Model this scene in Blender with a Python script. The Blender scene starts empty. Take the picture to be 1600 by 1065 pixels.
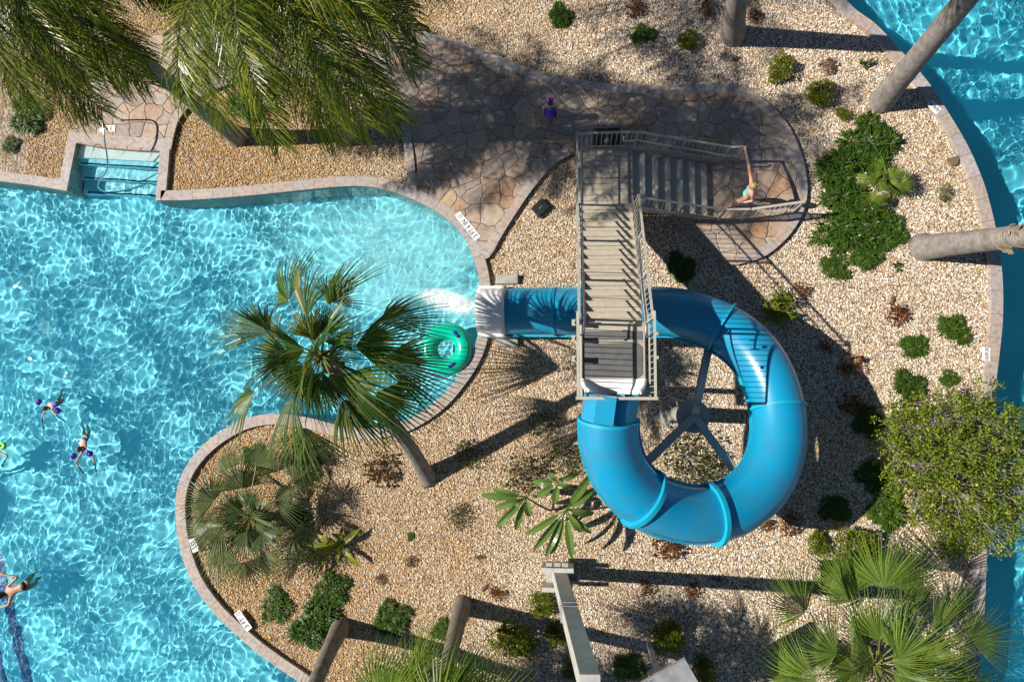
import bpy, math, random
import numpy as np
from mathutils import Vector, Quaternion, Matrix
from mathutils.geometry import tessellate_polygon
sc = bpy.context.scene
col = sc.collection
PI = math.pi
R_ = math.radians
random.seed(7)
rng = np.random.default_rng(7)

# ------------------------------------------------------------------ camera
H = 19.0                                   # height of the drone above the path
FPX = 24 / 36 * 1600
camd = bpy.data.cameras.new("camera")
cam = bpy.data.objects.new("camera", camd)
col.objects.link(cam)
camd.lens = 24
camd.sensor_width = 36
camd.clip_end = 500
camd.clip_start = 0.1
nadir = Vector((90, -87.5, -FPX)).normalized()
CR = nadir.rotation_difference(Vector((0, 0, -1)))
cam.location = (0, 0, H)
cam.rotation_mode = 'QUATERNION'
cam.rotation_quaternion = CR
sc.camera = cam


def P(px, py, z=0.0):
    """point at height z that the photograph shows at pixel (px, py)"""
    d = CR @ Vector((px - 800, -(py - 532.5), -FPX))
    t = (z - H) / d.z
    return Vector((d.x * t, d.y * t, z))


def scale_at(z):
    return FPX / (H - z)                  # pixels per metre


# ------------------------------------------------------------------ light
SUN_EL = 40.5
world = bpy.data.worlds.new("World")
sc.world = world
world.use_nodes = True
wn = world.node_tree
sky = wn.nodes.new('ShaderNodeTexSky')
sky.sky_type = 'NISHITA'
sky.sun_disc = False
sky.sun_elevation = R_(SUN_EL)
sky.sun_rotation = R_(-90)
sky.air_density = 0.75
sky.dust_density = 0.1
sky.ozone_density = 3.0
wn.links.new(sky.outputs[0], wn.nodes['Background'].inputs[0])
wn.nodes['Background'].inputs[1].default_value = 0.052
sund = bpy.data.lights.new("sun", 'SUN')
sund.energy = 5.0
sund.angle = R_(0.5)
sund.color = (1.0, 0.94, 0.85)
sund.cycles.is_caustics_light = True
sun = bpy.data.objects.new("sun", sund)
col.objects.link(sun)
sdir = Vector((math.cos(R_(SUN_EL)), -0.03, -math.sin(R_(SUN_EL))))
sun.rotation_mode = 'QUATERNION'
sun.rotation_quaternion = sdir.to_track_quat('-Z', 'Y')
sc.view_settings.view_transform = 'Standard'
sc.view_settings.look = 'None'
sc.view_settings.gamma = 1
sc.view_settings.exposure = 0.5
sc.render.engine = 'CYCLES'
sc.cycles.use_denoising = True
sc.cycles.max_bounces = 8
sc.cycles.transmission_bounces = 6
sc.cycles.transparent_max_bounces = 12
sc.cycles.sample_clamp_indirect = 6


# ------------------------------------------------------------------ materials
def mat(name, color, rough=0.6, metal=0.0, noise=0.0, nscale=8.0, bump=0.0, bscale=60.0, coat=0.0, spec=0.5,
        color2=None, transl=0.0, island=0.0):
    m = bpy.data.materials.new(name)
    m.use_nodes = True
    nt = m.node_tree
    b = nt.nodes['Principled BSDF']
    b.inputs['Roughness'].default_value = rough
    b.inputs['Metallic'].default_value = metal
    b.inputs['Coat Weight'].default_value = coat
    b.inputs['Specular IOR Level'].default_value = spec
    c = (*color, 1)
    b.inputs['Base Color'].default_value = c
    out_col = None
    if color2 is not None or noise > 0:
        tc = nt.nodes.new('ShaderNodeTexCoord')
        mx = nt.nodes.new('ShaderNodeMix')
        mx.data_type = 'RGBA'
        mx.inputs[6].default_value = c
        c2 = color2 if color2 is not None else tuple(x * (1 - noise) for x in color)
        mx.inputs[7].default_value = (*c2, 1)
        if island > 0:
            g = nt.nodes.new('ShaderNodeNewGeometry')
            nt.links.new(g.outputs['Random Per Island'], mx.inputs[0])
        else:
            n = nt.nodes.new('ShaderNodeTexNoise')
            n.inputs['Scale'].default_value = nscale
            n.inputs['Detail'].default_value = 6
            r = nt.nodes.new('ShaderNodeValToRGB')
            r.color_ramp.elements[0].position = 0.35
            r.color_ramp.elements[1].position = 0.65
            nt.links.new(tc.outputs['Object'], n.inputs['Vector'])
            nt.links.new(n.outputs['Fac'], r.inputs[0])
            nt.links.new(r.outputs[0], mx.inputs[0])
        nt.links.new(mx.outputs[2], b.inputs['Base Color'])
        out_col = mx.outputs[2]
    if bump > 0:
        tc = nt.nodes.new('ShaderNodeTexCoord')
        n = nt.nodes.new('ShaderNodeTexNoise')
        n.inputs['Scale'].default_value = bscale
        n.inputs['Detail'].default_value = 5
        bp = nt.nodes.new('ShaderNodeBump')
        bp.inputs['Strength'].default_value = bump
        bp.inputs['Distance'].default_value = 0.02
        nt.links.new(tc.outputs['Object'], n.inputs['Vector'])
        nt.links.new(n.outputs['Fac'], bp.inputs['Height'])
        nt.links.new(bp.outputs[0], b.inputs['Normal'])
    if transl > 0:
        t = nt.nodes.new('ShaderNodeBsdfTranslucent')
        t.inputs[0].default_value = (min(1, color[0] * 2.2), min(1, color[1] * 2.2), color[2] * 1.2, 1)
        ms = nt.nodes.new('ShaderNodeMixShader')
        ms.inputs[0].default_value = transl
        nt.links.new(b.outputs[0], ms.inputs[1])
        nt.links.new(t.outputs[0], ms.inputs[2])
        nt.links.new(ms.outputs[0], nt.nodes['Material Output'].inputs[0])
    return m


class NT:
    """small helper for node graphs"""
    def __init__(s, name):
        s.m = bpy.data.materials.new(name)
        s.m.use_nodes = True
        s.t = s.m.node_tree
        s.b = s.t.nodes['Principled BSDF']
        s.out = s.t.nodes['Material Output']

    def n(s, typ, **kw):
        x = s.t.nodes.new(typ)
        for k, v in kw.items():
            if k.startswith('i_'):
                x.inputs[k[2:].replace('_', ' ')].default_value = v
            else:
                setattr(x, k, v)
        return x

    def l(s, a, b):
        s.t.links.new(a, b)

    def ramp(s, fac, stops, interp='LINEAR'):
        r = s.t.nodes.new('ShaderNodeValToRGB')
        cr = r.color_ramp
        cr.interpolation = interp
        while len(cr.elements) < len(stops):
            cr.elements.new(0.5)
        for e, (p, c) in zip(cr.elements, stops):
            e.position = p
            e.color = (*c, 1)
        s.l(fac, r.inputs[0])
        return r.outputs[0]

    def mix(s, fac, a, b, blend='MIX'):
        x = s.t.nodes.new('ShaderNodeMix')
        x.data_type = 'RGBA'
        x.blend_type = blend
        for v, i in ((fac, 0), (a, 6), (b, 7)):
            if isinstance(v, (int, float)):
                x.inputs[i].default_value = v
            elif isinstance(v, tuple):
                x.inputs[i].default_value = (*v, 1)
            else:
                s.l(v, x.inputs[i])
        return x.outputs[2]

    def math(s, op, a, b=0.0):
        x = s.t.nodes.new('ShaderNodeMath')
        x.operation = op
        for v, i in ((a, 0), (b, 1)):
            if isinstance(v, (int, float)):
                x.inputs[i].default_value = v
            else:
                s.l(v, x.inputs[i])
        return x.outputs[0]


def make_pebble_mat():
    k = NT('pebble')
    oi = k.n('ShaderNodeObjectInfo')
    pale = k.ramp(oi.outputs['Random'], [(0, (.57, .45, .32)), (.18, (.80, .73, .62)), (.38, (.55, .35, .17)), (.48, (.68, .56, .41)),
                                         (.64, (.30, .24, .19)), (.72, (.85, .79, .70)), (.89, (.60, .36, .14)), (.95, (.14, .105, .08))], 'CONSTANT')
    warm = k.ramp(oi.outputs['Random'], [(0, (.50, .29, .08)), (.22, (.64, .46, .20)), (.40, (.50, .22, .03)), (.52, (.58, .34, .09)),
                                         (.66, (.22, .14, .07)), (.74, (.70, .60, .44)), (.86, (.50, .24, .05)), (.94, (.12, .07, .04))], 'CONSTANT')
    g = k.n('ShaderNodeNewGeometry')
    no = k.n('ShaderNodeTexNoise', i_Scale=0.22, i_Detail=3.0)
    k.l(oi.outputs['Location'], no.inputs['Vector'])
    sep = k.n('ShaderNodeSeparateXYZ')
    k.l(oi.outputs['Location'], sep.inputs[0])
    mr = k.n('ShaderNodeMapRange')
    k.l(sep.outputs[0], mr.inputs[0])
    mr.inputs[1].default_value = -8.0
    mr.inputs[2].default_value = 4.0
    mr.inputs[3].default_value = 0.95
    mr.inputs[4].default_value = -0.05
    f = k.math('ADD', mr.outputs[0], k.math('MULTIPLY', k.math('SUBTRACT', no.outputs['Fac'], 0.5), 1.6))
    cl = k.n('ShaderNodeClamp')
    k.l(f, cl.inputs[0])
    c = k.mix(cl.outputs[0], pale, warm)
    k.l(c, k.b.inputs['Base Color'])
    k.b.inputs['Roughness'].default_value = .55
    return k.m


def make_flag_mat():
    k = NT('flagstone')
    tc = k.n('ShaderNodeTexCoord')
    dn = k.n('ShaderNodeTexNoise', i_Scale=1.8, i_Detail=4.0)
    k.l(tc.outputs['Object'], dn.inputs['Vector'])
    off = k.n('ShaderNodeVectorMath', operation='SCALE')
    off.inputs['Scale'].default_value = 0.35
    k.l(dn.outputs['Color'], off.inputs[0])
    ad = k.n('ShaderNodeVectorMath', operation='ADD')
    k.l(tc.outputs['Object'], ad.inputs[0])
    k.l(off.outputs[0], ad.inputs[1])
    v = k.n('ShaderNodeTexVoronoi', feature='DISTANCE_TO_EDGE', voronoi_dimensions='2D', i_Scale=2.15)
    v2 = k.n('ShaderNodeTexVoronoi', feature='F1', voronoi_dimensions='2D', i_Scale=2.15)
    k.l(ad.outputs[0], v.inputs['Vector'])
    k.l(ad.outputs[0], v2.inputs['Vector'])
    sepc = k.n('ShaderNodeSeparateColor')
    k.l(v2.outputs['Color'], sepc.inputs[0])
    stone = k.ramp(sepc.outputs[0], [(0, (.35, .255, .19)), (.2, (.44, .31, .215)), (.35, (.31, .245, .20)), (.5, (.47, .35, .25)),
                                     (.64, (.42, .26, .16)), (.78, (.39, .31, .245)), (.9, (.48, .33, .21))], 'CONSTANT')
    n2 = k.n('ShaderNodeTexNoise', i_Scale=7.0, i_Detail=8.0)
    n2.inputs['Roughness'].default_value = .7
    k.l(tc.outputs['Object'], n2.inputs['Vector'])
    stain = k.ramp(n2.outputs['Fac'], [(.3, (.55, .5, .48)), (.5, (.9, .88, .86)), (.7, (1.15, 1.1, 1.05))])
    stone = k.mix(1.0, stone, stain, 'MULTIPLY')
    n3 = k.n('ShaderNodeTexNoise', i_Scale=0.8, i_Detail=3.0)
    k.l(tc.outputs['Object'], n3.inputs['Vector'])
    stone = k.mix(k.ramp(n3.outputs['Fac'], [(.4, (0, 0, 0)), (.65, (.45, .45, .45))]), stone, (.50, .44, .37))
    joint = k.ramp(v.outputs['Distance'], [(.007, (0, 0, 0)), (.024, (1, 1, 1))])
    c = k.mix(joint, (.055, .05, .048), stone)
    k.l(c, k.b.inputs['Base Color'])
    k.b.inputs['Roughness'].default_value = .6
    bp = k.n('ShaderNodeBump', i_Strength=.8, i_Distance=.02)
    h = k.math('ADD', k.ramp(v.outputs['Distance'], [(.0, (0, 0, 0)), (.06, (1, 1, 1))]), k.math('MULTIPLY', n2.outputs['Fac'], .5))
    k.l(h, bp.inputs['Height'])
    k.l(bp.outputs[0], k.b.inputs['Normal'])
    return k.m


def make_coping_mat(name='coping', warm=0.0):
    """paving strip: UV.x runs along the strip in metres"""
    k = NT(name)
    uv = k.n('ShaderNodeUVMap')
    sep = k.n('ShaderNodeSeparateXYZ')
    k.l(uv.outputs[0], sep.inputs[0])
    t = k.math('MULTIPLY', sep.outputs[0], 1 / .62)
    fl = k.math('FLOOR', t)
    wn_ = k.n('ShaderNodeTexWhiteNoise', noise_dimensions='1D')
    k.l(fl, wn_.inputs['W'])
    fr = k.math('FRACT', t)
    d = k.math('ABSOLUTE', k.math('SUBTRACT', fr, .5))
    j = k.math('GREATER_THAN', d, .488)
    blk = k.ramp(wn_.outputs['Value'], [(0, (.40, .335, .29)), (.25, (.38, .34, .32)), (.5, (.43, .37, .325)), (.72, (.42, .33, .275)), (.86, (.42, .385, .36))], 'CONSTANT')
    tc = k.n('ShaderNodeTexCoord')
    n = k.n('ShaderNodeTexNoise', i_Scale=9.0, i_Detail=7.0)
    k.l(tc.outputs['Object'], n.inputs['Vector'])
    st = k.ramp(n.outputs['Fac'], [(.3, (.68, .64, .62)), (.55, (1, 1, 1)), (.75, (1.12, 1.08, 1.05))])
    c = k.mix(1.0, blk, st, 'MULTIPLY')
    c = k.mix(j, c, (.16, .14, .13))
    k.l(c, k.b.inputs['Base Color'])
    k.b.inputs['Roughness'].default_value = .65
    bp = k.n('ShaderNodeBump', i_Strength=.35, i_Distance=.01)
    k.l(n.outputs['Fac'], bp.inputs['Height'])
    k.l(bp.outputs[0], k.b.inputs['Normal'])
    return k.m


def make_soil_mat():
    k = NT('gravel_bed')
    tc = k.n('ShaderNodeTexCoord')
    v = k.n('ShaderNodeTexVoronoi', i_Scale=16.0)
    k.l(tc.outputs['Object'], v.inputs['Vector'])
    s = k.n('ShaderNodeSeparateColor')
    k.l(v.outputs['Color'], s.inputs[0])
    c = k.ramp(s.outputs[0], [(0, (.30, .23, .16)), (.3, (.20, .13, .08)), (.5, (.42, .35, .27)), (.75, (.27, .18, .10))], 'CONSTANT')
    k.l(c, k.b.inputs['Base Color'])
    k.b.inputs['Roughness'].default_value = .9
    bp = k.n('ShaderNodeBump', i_Strength=1.0, i_Distance=.03)
    bp.invert = True
    k.l(v.outputs['Distance'], bp.inputs['Height'])
    k.l(bp.outputs[0], k.b.inputs['Normal'])
    return k.m


def make_water_mat(name, tint):
    k = NT(name)
    g = k.n('ShaderNodeBsdfGlass')
    g.inputs['IOR'].default_value = 1.33
    g.inputs['Roughness'].default_value = 0.0
    g.inputs['Color'].default_value = (*tint, 1)
    k.l(g.outputs[0], k.out.inputs[0])
    k.t.nodes.remove(k.b)
    return k.m


def make_foam_mat():
    k = NT('foam')
    tc = k.n('ShaderNodeTexCoord')
    n = k.n('ShaderNodeTexNoise', i_Scale=2.6, i_Detail=9.0)
    n.inputs['Roughness'].default_value = .68
    n.inputs['Distortion'].default_value = .8
    k.l(tc.outputs['Object'], n.inputs['Vector'])
    n2 = k.n('ShaderNodeTexNoise', i_Scale=26.0, i_Detail=5.0)
    n2.inputs['Roughness'].default_value = .8
    k.l(tc.outputs['Object'], n2.inputs['Vector'])
    at = k.n('ShaderNodeAttribute', attribute_name='foam')
    f = k.math('ADD', k.math('MULTIPLY', k.math('SUBTRACT', n.outputs['Fac'], .5), .9), k.math('MULTIPLY', k.math('SUBTRACT', n2.outputs['Fac'], .5), .45))
    f = k.math('ADD', f, at.outputs['Fac'])
    n3 = k.n('ShaderNodeTexNoise', i_Scale=9.0, i_Detail=8.0)
    n3.inputs['Roughness'].default_value = .75
    n3.inputs['Distortion'].default_value = 1.2
    k.l(tc.outputs['Object'], n3.inputs['Vector'])
    f = k.math('ADD', f, k.math('MULTIPLY', k.math('MULTIPLY', k.math('SUBTRACT', n3.outputs['Fac'], .53), 6.0), k.math('MAXIMUM', k.math('SUBTRACT', at.outputs['Fac'], .55), 0.0)))
    cl = k.n('ShaderNodeMapRange')
    k.l(f, cl.inputs[0])
    cl.inputs[1].default_value = .32
    cl.inputs[2].default_value = .98
    cl.inputs[3].default_value = 0
    cl.inputs[4].default_value = .8
    # no foam where the attribute is zero
    fac = k.math('MULTIPLY', cl.outputs[0], k.math('MINIMUM', k.math('MULTIPLY', at.outputs['Fac'], 4.0), 1.0))
    d = k.n('ShaderNodeBsdfDiffuse')
    k.l(k.ramp(at.outputs['Fac'], [(.68, (.34, .80, .84)), (.82, (.88, .94, .94))]), d.inputs[0])
    tr = k.n('ShaderNodeBsdfTransparent')
    ms = k.n('ShaderNodeMixShader')
    k.l(fac, ms.inputs[0])
    k.l(tr.outputs[0], ms.inputs[1])
    k.l(d.outputs[0], ms.inputs[2])
    k.l(ms.outputs[0], k.out.inputs[0])
    k.t.nodes.remove(k.b)
    return k.m


def make_trunk_mat(name, c1, c2, freq=9.0):
    k = NT(name)
    uv = k.n('ShaderNodeUVMap')
    sep = k.n('ShaderNodeSeparateXYZ')
    k.l(uv.outputs[0], sep.inputs[0])
    tc = k.n('ShaderNodeTexCoord')
    n = k.n('ShaderNodeTexNoise', i_Scale=5.0, i_Detail=8.0)
    n.inputs['Roughness'].default_value = .7
    k.l(tc.outputs['Object'], n.inputs['Vector'])
    ph = k.math('ADD', k.math('MULTIPLY', sep.outputs[0], freq), k.math('MULTIPLY', n.outputs['Fac'], 1.2))
    fr = k.math('FRACT', ph)
    ring = k.ramp(fr, [(0, (.68, .68, .68)), (.2, (1, 1, 1)), (.8, (.93, .93, .93)), (1, (.7, .7, .7))])
    c = k.mix(k.ramp(n.outputs['Fac'], [(.35, (0, 0, 0)), (.65, (1, 1, 1))]), c1, c2)
    c = k.mix(.75, c, ring, 'MULTIPLY')
    k.l(c, k.b.inputs['Base Color'])
    k.b.inputs['Roughness'].default_value = .85
    bp = k.n('ShaderNodeBump', i_Strength=.7, i_Distance=.02)
    sr = k.n('ShaderNodeSeparateColor')
    k.l(ring, sr.inputs[0])
    k.l(k.math('ADD', sr.outputs[0], n.outputs['Fac']), bp.inputs['Height'])
    k.l(bp.outputs[0], k.b.inputs['Normal'])
    return k.m


def make_leaf_mat(name, cols, transl=.25, rough=.38):
    """foliage: every leaf (mesh island) takes its own shade of the ramp"""
    k = NT(name)
    g = k.n('ShaderNodeNewGeometry')
    n = len(cols)
    c = k.ramp(g.outputs['Random Per Island'], [(i / max(1, n - 1), x) for i, x in enumerate(cols)])
    k.l(c, k.b.inputs['Base Color'])
    k.b.inputs['Roughness'].default_value = rough
    k.b.inputs['Specular IOR Level'].default_value = .28
    t = k.n('ShaderNodeBsdfTranslucent')
    c2 = k.mix(1.0, c, (1.5, 1.7, .8), 'MULTIPLY')
    k.l(c2, t.inputs[0])
    ms = k.n('ShaderNodeMixShader')
    ms.inputs[0].default_value = transl
    k.l(k.b.outputs[0], ms.inputs[1])
    k.l(t.outputs[0], ms.inputs[2])
    k.l(ms.outputs[0], k.out.inputs[0])
    return k.m


M = {}
M['pebble'] = make_pebble_mat()
M['flag'] = make_flag_mat()
M['coping'] = make_coping_mat()
M['soil'] = make_soil_mat()
M['water'] = make_water_mat('pool_water', (.90, .985, .995))
M['river'] = make_water_mat('river_water', (.78, .95, .975))
M['foam'] = make_foam_mat()
M['plaster'] = mat('pool_plaster', (.25, .84, .97), .7, noise=.12, nscale=.5)
M['river_floor'] = mat('river_plaster', (.20, .84, .97), .7, noise=.25, nscale=.4)
M['step_plaster'] = mat('step_plaster', (.36, .78, .86), .7)
M['tile_blue'] = mat('dark_tile', (.02, .13, .30), .4)
M['steel_paint'] = mat('tan_powder_coat', (.46, .43, .36), .45, noise=.12, nscale=5, bump=.05)
M['tread'] = mat('tan_deck', (.44, .385, .30), .6, noise=.14, nscale=9, bump=.1, bscale=120)
M['matgrey'] = mat('grey_mat', (.12, .12, .118), .7, noise=.2, nscale=6)
M['chrome'] = mat('stainless', (.62, .63, .65), .22, metal=1.0)
M['slide'] = mat('blue_fibreglass', (.0, .275, .49), .33, color2=(.02, .235, .40), nscale=1.7, coat=.25, bump=.03, bscale=3)
M['slide_lip'] = mat('blue_fibreglass_flange', (.005, .36, .52), .45, noise=.1, nscale=4)
M['white'] = mat('white_gelcoat', (.80, .80, .79), .3, noise=.04, nscale=3)
M['bolt'] = mat('bolt', (.10, .12, .14), .4, metal=.6)
M['concrete'] = mat('concrete', (.42, .40, .36), .85, noise=.25, nscale=6, bump=.3)
M['support'] = mat('grey_support_paint', (.40, .38, .34), .5, noise=.1, nscale=6)
M['beam'] = mat('cream_steel', (.52, .51, .46), .5, noise=.28, nscale=3, bump=.08)
M['panel'] = mat('grey_panel', (.30, .30, .32), .5, noise=.3, nscale=4)
M['black'] = mat('black_plastic', (.015, .016, .018), .45)
M['trunk_grey'] = make_trunk_mat('palm_trunk_grey', (.31, .275, .245), (.15, .13, .115), 12.0)
M['trunk_brown'] = make_trunk_mat('palm_trunk_brown', (.26, .215, .17), (.13, .10, .08), 11.0)
M['boot'] = mat('old_leaf_base', (.24, .15, .08), .9, color2=(.36, .27, .17), island=1)
M['twig'] = mat('twig', (.30, .26, .21), .9)
M['palm'] = make_leaf_mat('fan_palm_leaf', [(.018, .05, .010), (.035, .085, .014), (.06, .12, .018), (.09, .15, .022), (.22, .19, .045), (.04, .09, .014)])
M['palm_blue'] = make_leaf_mat('silver_palm_leaf', [(.05, .085, .03), (.09, .14, .05), (.15, .20, .085), (.10, .13, .04), (.20, .20, .09)])
M['palm_light'] = make_leaf_mat('bright_palm_leaf', [(.06, .12, .015), (.13, .20, .025), (.20, .26, .03), (.09, .15, .02)])
M['palm_big'] = make_leaf_mat('large_palm_leaf', [(.035, .08, .012), (.07, .13, .018), (.13, .20, .03), (.19, .25, .04), (.08, .13, .02)])
M['queen'] = make_leaf_mat('feather_palm_leaf', [(.02, .05, .006), (.05, .09, .008), (.10, .14, .010), (.19, .21, .014), (.34, .32, .04)], .2, .33)
M['petiole'] = mat('petiole', (.20, .24, .05), .5, color2=(.12, .12, .03), noise=.2)
M['dark_leaf'] = make_leaf_mat('dark_fern_leaf', [(.015, .045, .008), (.035, .085, .010), (.08, .14, .016), (.05, .10, .012)])
M['mid_leaf'] = make_leaf_mat('mid_fern_leaf', [(.03, .075, .010), (.06, .12, .014), (.10, .16, .02)])
M['lime_leaf'] = make_leaf_mat('lime_leaf', [(.09, .13, .012), (.17, .20, .018), (.24, .25, .025), (.12, .16, .015)])
M['olive_leaf'] = make_leaf_mat('olive_leaf', [(.04, .06, .015), (.09, .10, .03), (.14, .13, .05), (.06, .08, .02)])
M['red_leaf'] = make_leaf_mat('red_leaf', [(.10, .018, .010), (.22, .05, .015), (.12, .06, .02), (.30, .13, .03), (.06, .03, .015)])
M['brown_leaf'] = make_leaf_mat('dry_leaf', [(.12, .06, .03), (.22, .12, .06), (.07, .045, .025), (.16, .10, .05)])
M['shrub_leaf'] = make_leaf_mat('sprawling_shrub_leaf', [(.05, .10, .010), (.10, .16, .012), (.17, .23, .018), (.24, .28, .025), (.36, .36, .03)])
M['paddle'] = make_leaf_mat('paddle_leaf', [(.03, .09, .012), (.07, .14, .015), (.14, .21, .025), (.05, .13, .08), (.03, .08, .03)], .3, .3)
M['skin'] = mat('skin', (.56, .30, .20), .5)
M['skin2'] = mat('skin_tan', (.42, .22, .13), .5)
M['hair_blond'] = mat('hair_blond', (.42, .28, .13), .5, noise=.4, nscale=30)
M['hair_brown'] = mat('hair_brown', (.14, .08, .045), .5, noise=.4, nscale=30)
M['hair_dark'] = mat('hair_dark', (.02, .014, .01), .5)
M['aqua'] = mat('aqua_fabric', (.06, .58, .50), .6)
M['purple'] = mat('purple_vinyl', (.10, .02, .42), .3)
M['magenta'] = mat('magenta_fabric', (.42, .03, .50), .5)
M['navy'] = mat('blue_fabric', (.02, .06, .32), .6, color2=(.10, .22, .60), noise=.3, nscale=30)
M['blacksuit'] = mat('black_fabric', (.015, .015, .02), .6)
M['lime'] = mat('lime_vinyl', (.20, .70, .02), .35)
M['teal_ring'] = mat('green_vinyl', (.0, .52, .33), .22, coat=.4)
M['handle_blue'] = mat('blue_vinyl', (.01, .04, .42), .4)
M['sign'] = mat('white_tile', (.82, .82, .82), .4)
M['ink'] = mat('black_ink', (.015, .015, .02), .6)
M['inkred'] = mat('pink_ink', (.55, .14, .18), .6)


# ------------------------------------------------------------------ objects
def tag(o, label=None, cat=None, group=None, kind=None):
    if label:
        o['label'] = label
    if cat:
        o['category'] = cat
    if group:
        o['group'] = group
    if kind:
        o['kind'] = kind
    return o


ORG = {}


def empty(name, loc, label=None, cat=None, group=None):
    o = bpy.data.objects.new(name, None)
    o.empty_display_size = .2
    col.objects.link(o)
    o.location = loc
    ORG[o] = Vector(loc)
    return tag(o, label, cat, group)


class MB:
    def __init__(s):
        s.V = []
        s.F = []
        s.n = 0
        s.uv = []

    def add(s, V, F, uv=None):
        V = np.asarray(V, float).reshape(-1, 3)
        s.V.append(V)
        s.F += [tuple(i + s.n for i in f) for f in F]
        s.uv.append(np.zeros((len(V), 2)) if uv is None else np.asarray(uv, float))
        s.n += len(V)
        return s

    def box(s, c, size, ax=None, bev=0.0):
        """box centred at c; ax = 3 orthonormal axes"""
        c = Vector(c)
        hx, hy, hz = (d / 2 for d in size)
        if ax is None:
            ax = (Vector((1, 0, 0)), Vector((0, 1, 0)), Vector((0, 0, 1)))
        b = min(bev, hx * .9, hy * .9, hz * .9)
        if b <= 0:
            V = [c + ax[0] * x * hx + ax[1] * y * hy + ax[2] * z * hz for z in (-1, 1) for y in (-1, 1) for x in (-1, 1)]
            return s.add(V, [(0, 2, 3, 1), (4, 5, 7, 6), (0, 1, 5, 4), (2, 6, 7, 3), (0, 4, 6, 2), (1, 3, 7, 5)])
        V = []
        for z in (-1, 1):
            for (ix, iz) in ((b, 0), (0, b)) if z < 0 else ((0, b), (b, 0)):
                for (x, y) in ((-1, -1), (1, -1), (1, 1), (-1, 1)):
                    V.append(c + ax[0] * x * (hx - ix) + ax[1] * y * (hy - ix) + ax[2] * z * (hz - iz))
        F = [(3, 2, 1, 0), (12, 13, 14, 15)]
        for k in range(3):
            for j in range(4):
                a, d = k * 4 + j, k * 4 + (j + 1) % 4
                F.append((a, d, d + 4, a + 4))
        return s.add(V, F)

    def bar(s, a, b, w, h=None, up=Vector((0, 0, 1))):
        """rectangular bar from a to b"""
        a, b = Vector(a), Vector(b)
        h = w if h is None else h
        d = (b - a)
        L = d.length
        if L < 1e-6:
            return s
        d /= L
        if abs(d.dot(up)) > .98:
            up = Vector((0, 1, 0))
        x = d.cross(up).normalized()
        y = x.cross(d).normalized()
        return s.box((a + b) / 2, (L, w, h), (d, x, y))

    def tube(s, pts, rad, n=8, cap=True, closed=False):
        pts = [Vector(p) for p in pts]
        m = len(pts)
        if not isinstance(rad, (list, tuple)):
            rad = [rad] * m
        T = []
        for i in range(m):
            a = pts[i - 1] if (i > 0 or closed) else pts[i]
            b = pts[(i + 1) % m] if (i < m - 1 or closed) else pts[i]
            T.append((b - a).normalized())
        ref = Vector((0, 0, 1)) if abs(T[0].z) < .9 else Vector((1, 0, 0))
        x = T[0].cross(ref).normalized()
        V = []
        uv = []
        L = 0
        for i in range(m):
            x = (x - T[i] * x.dot(T[i])).normalized()
            y = T[i].cross(x)
            if i:
                L += (pts[i] - pts[i - 1]).length
            for k in range(n):
                a = 2 * PI * k / n
                V.append(pts[i] + (x * math.cos(a) + y * math.sin(a)) * rad[i])
                uv.append((L, k / n))
        F = []
        for i in range(m if closed else m - 1):
            j = (i + 1) % m
            for k in range(n):
                k2 = (k + 1) % n
                F.append((i * n + k, i * n + k2, j * n + k2, j * n + k))
        if cap and not closed:
            F.append(tuple(range(n - 1, -1, -1)))
            F.append(tuple((m - 1) * n + k for k in range(n)))
        return s.add(V, F, uv)

    def cyl(s, c, r, z0, z1, n=24, r1=None):
        c = Vector(c)
        r1 = r if r1 is None else r1
        V = [(c.x + r * math.cos(2 * PI * k / n), c.y + r * math.sin(2 * PI * k / n), z0) for k in range(n)]
        V += [(c.x + r1 * math.cos(2 * PI * k / n), c.y + r1 * math.sin(2 * PI * k / n), z1) for k in range(n)]
        F = [(k, (k + 1) % n, n + (k + 1) % n, n + k) for k in range(n)] + [tuple(range(n - 1, -1, -1)), tuple(range(n, 2 * n))]
        return s.add(V, F)

    def prism(s, poly, z0, z1):
        """poly: list of (x,y) ; extruded"""
        n = len(poly)
        tris = tessellate_polygon([[Vector((p[0], p[1], 0)) for p in poly]])
        V = [(p[0], p[1], z1) for p in poly] + [(p[0], p[1], z0) for p in poly]
        F = []
        for t in tris:
            a, b, c = (Vector(V[i]) for i in t)
            if (b - a).cross(c - a).z < 0:
                t = (t[0], t[2], t[1])
            F.append(tuple(t))
            F.append((t[0] + n, t[2] + n, t[1] + n))
        for i in range(n):
            j = (i + 1) % n
            F.append((i, i + n, j + n, j))
        return s.add(V, F)

    def ball(s, c, r, n=10, m=8, ax=None):
        c = Vector(c)
        r = (r, r, r) if not isinstance(r, (tuple, list)) else r
        if ax is None:
            ax = (Vector((1, 0, 0)), Vector((0, 1, 0)), Vector((0, 0, 1)))
        V = []
        for i in range(1, m):
            t = PI * i / m
            for k in range(n):
                a = 2 * PI * k / n
                V.append(c + ax[0] * (r[0] * math.sin(t) * math.cos(a)) + ax[1] * (r[1] * math.sin(t) * math.sin(a)) + ax[2] * (r[2] * math.cos(t)))
        V += [c + ax[2] * r[2], c - ax[2] * r[2]]
        F = []
        for i in range(m - 2):
            for k in range(n):
                F.append((i * n + k, (i + 1) * n + k, (i + 1) * n + (k + 1) % n, i * n + (k + 1) % n))
        T, B = (m - 1) * n, (m - 1) * n + 1
        for k in range(n):
            F.append((T, k, (k + 1) % n))
            F.append((B, (m - 2) * n + (k + 1) % n, (m - 2) * n + k))
        return s.add(V, F)

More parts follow.
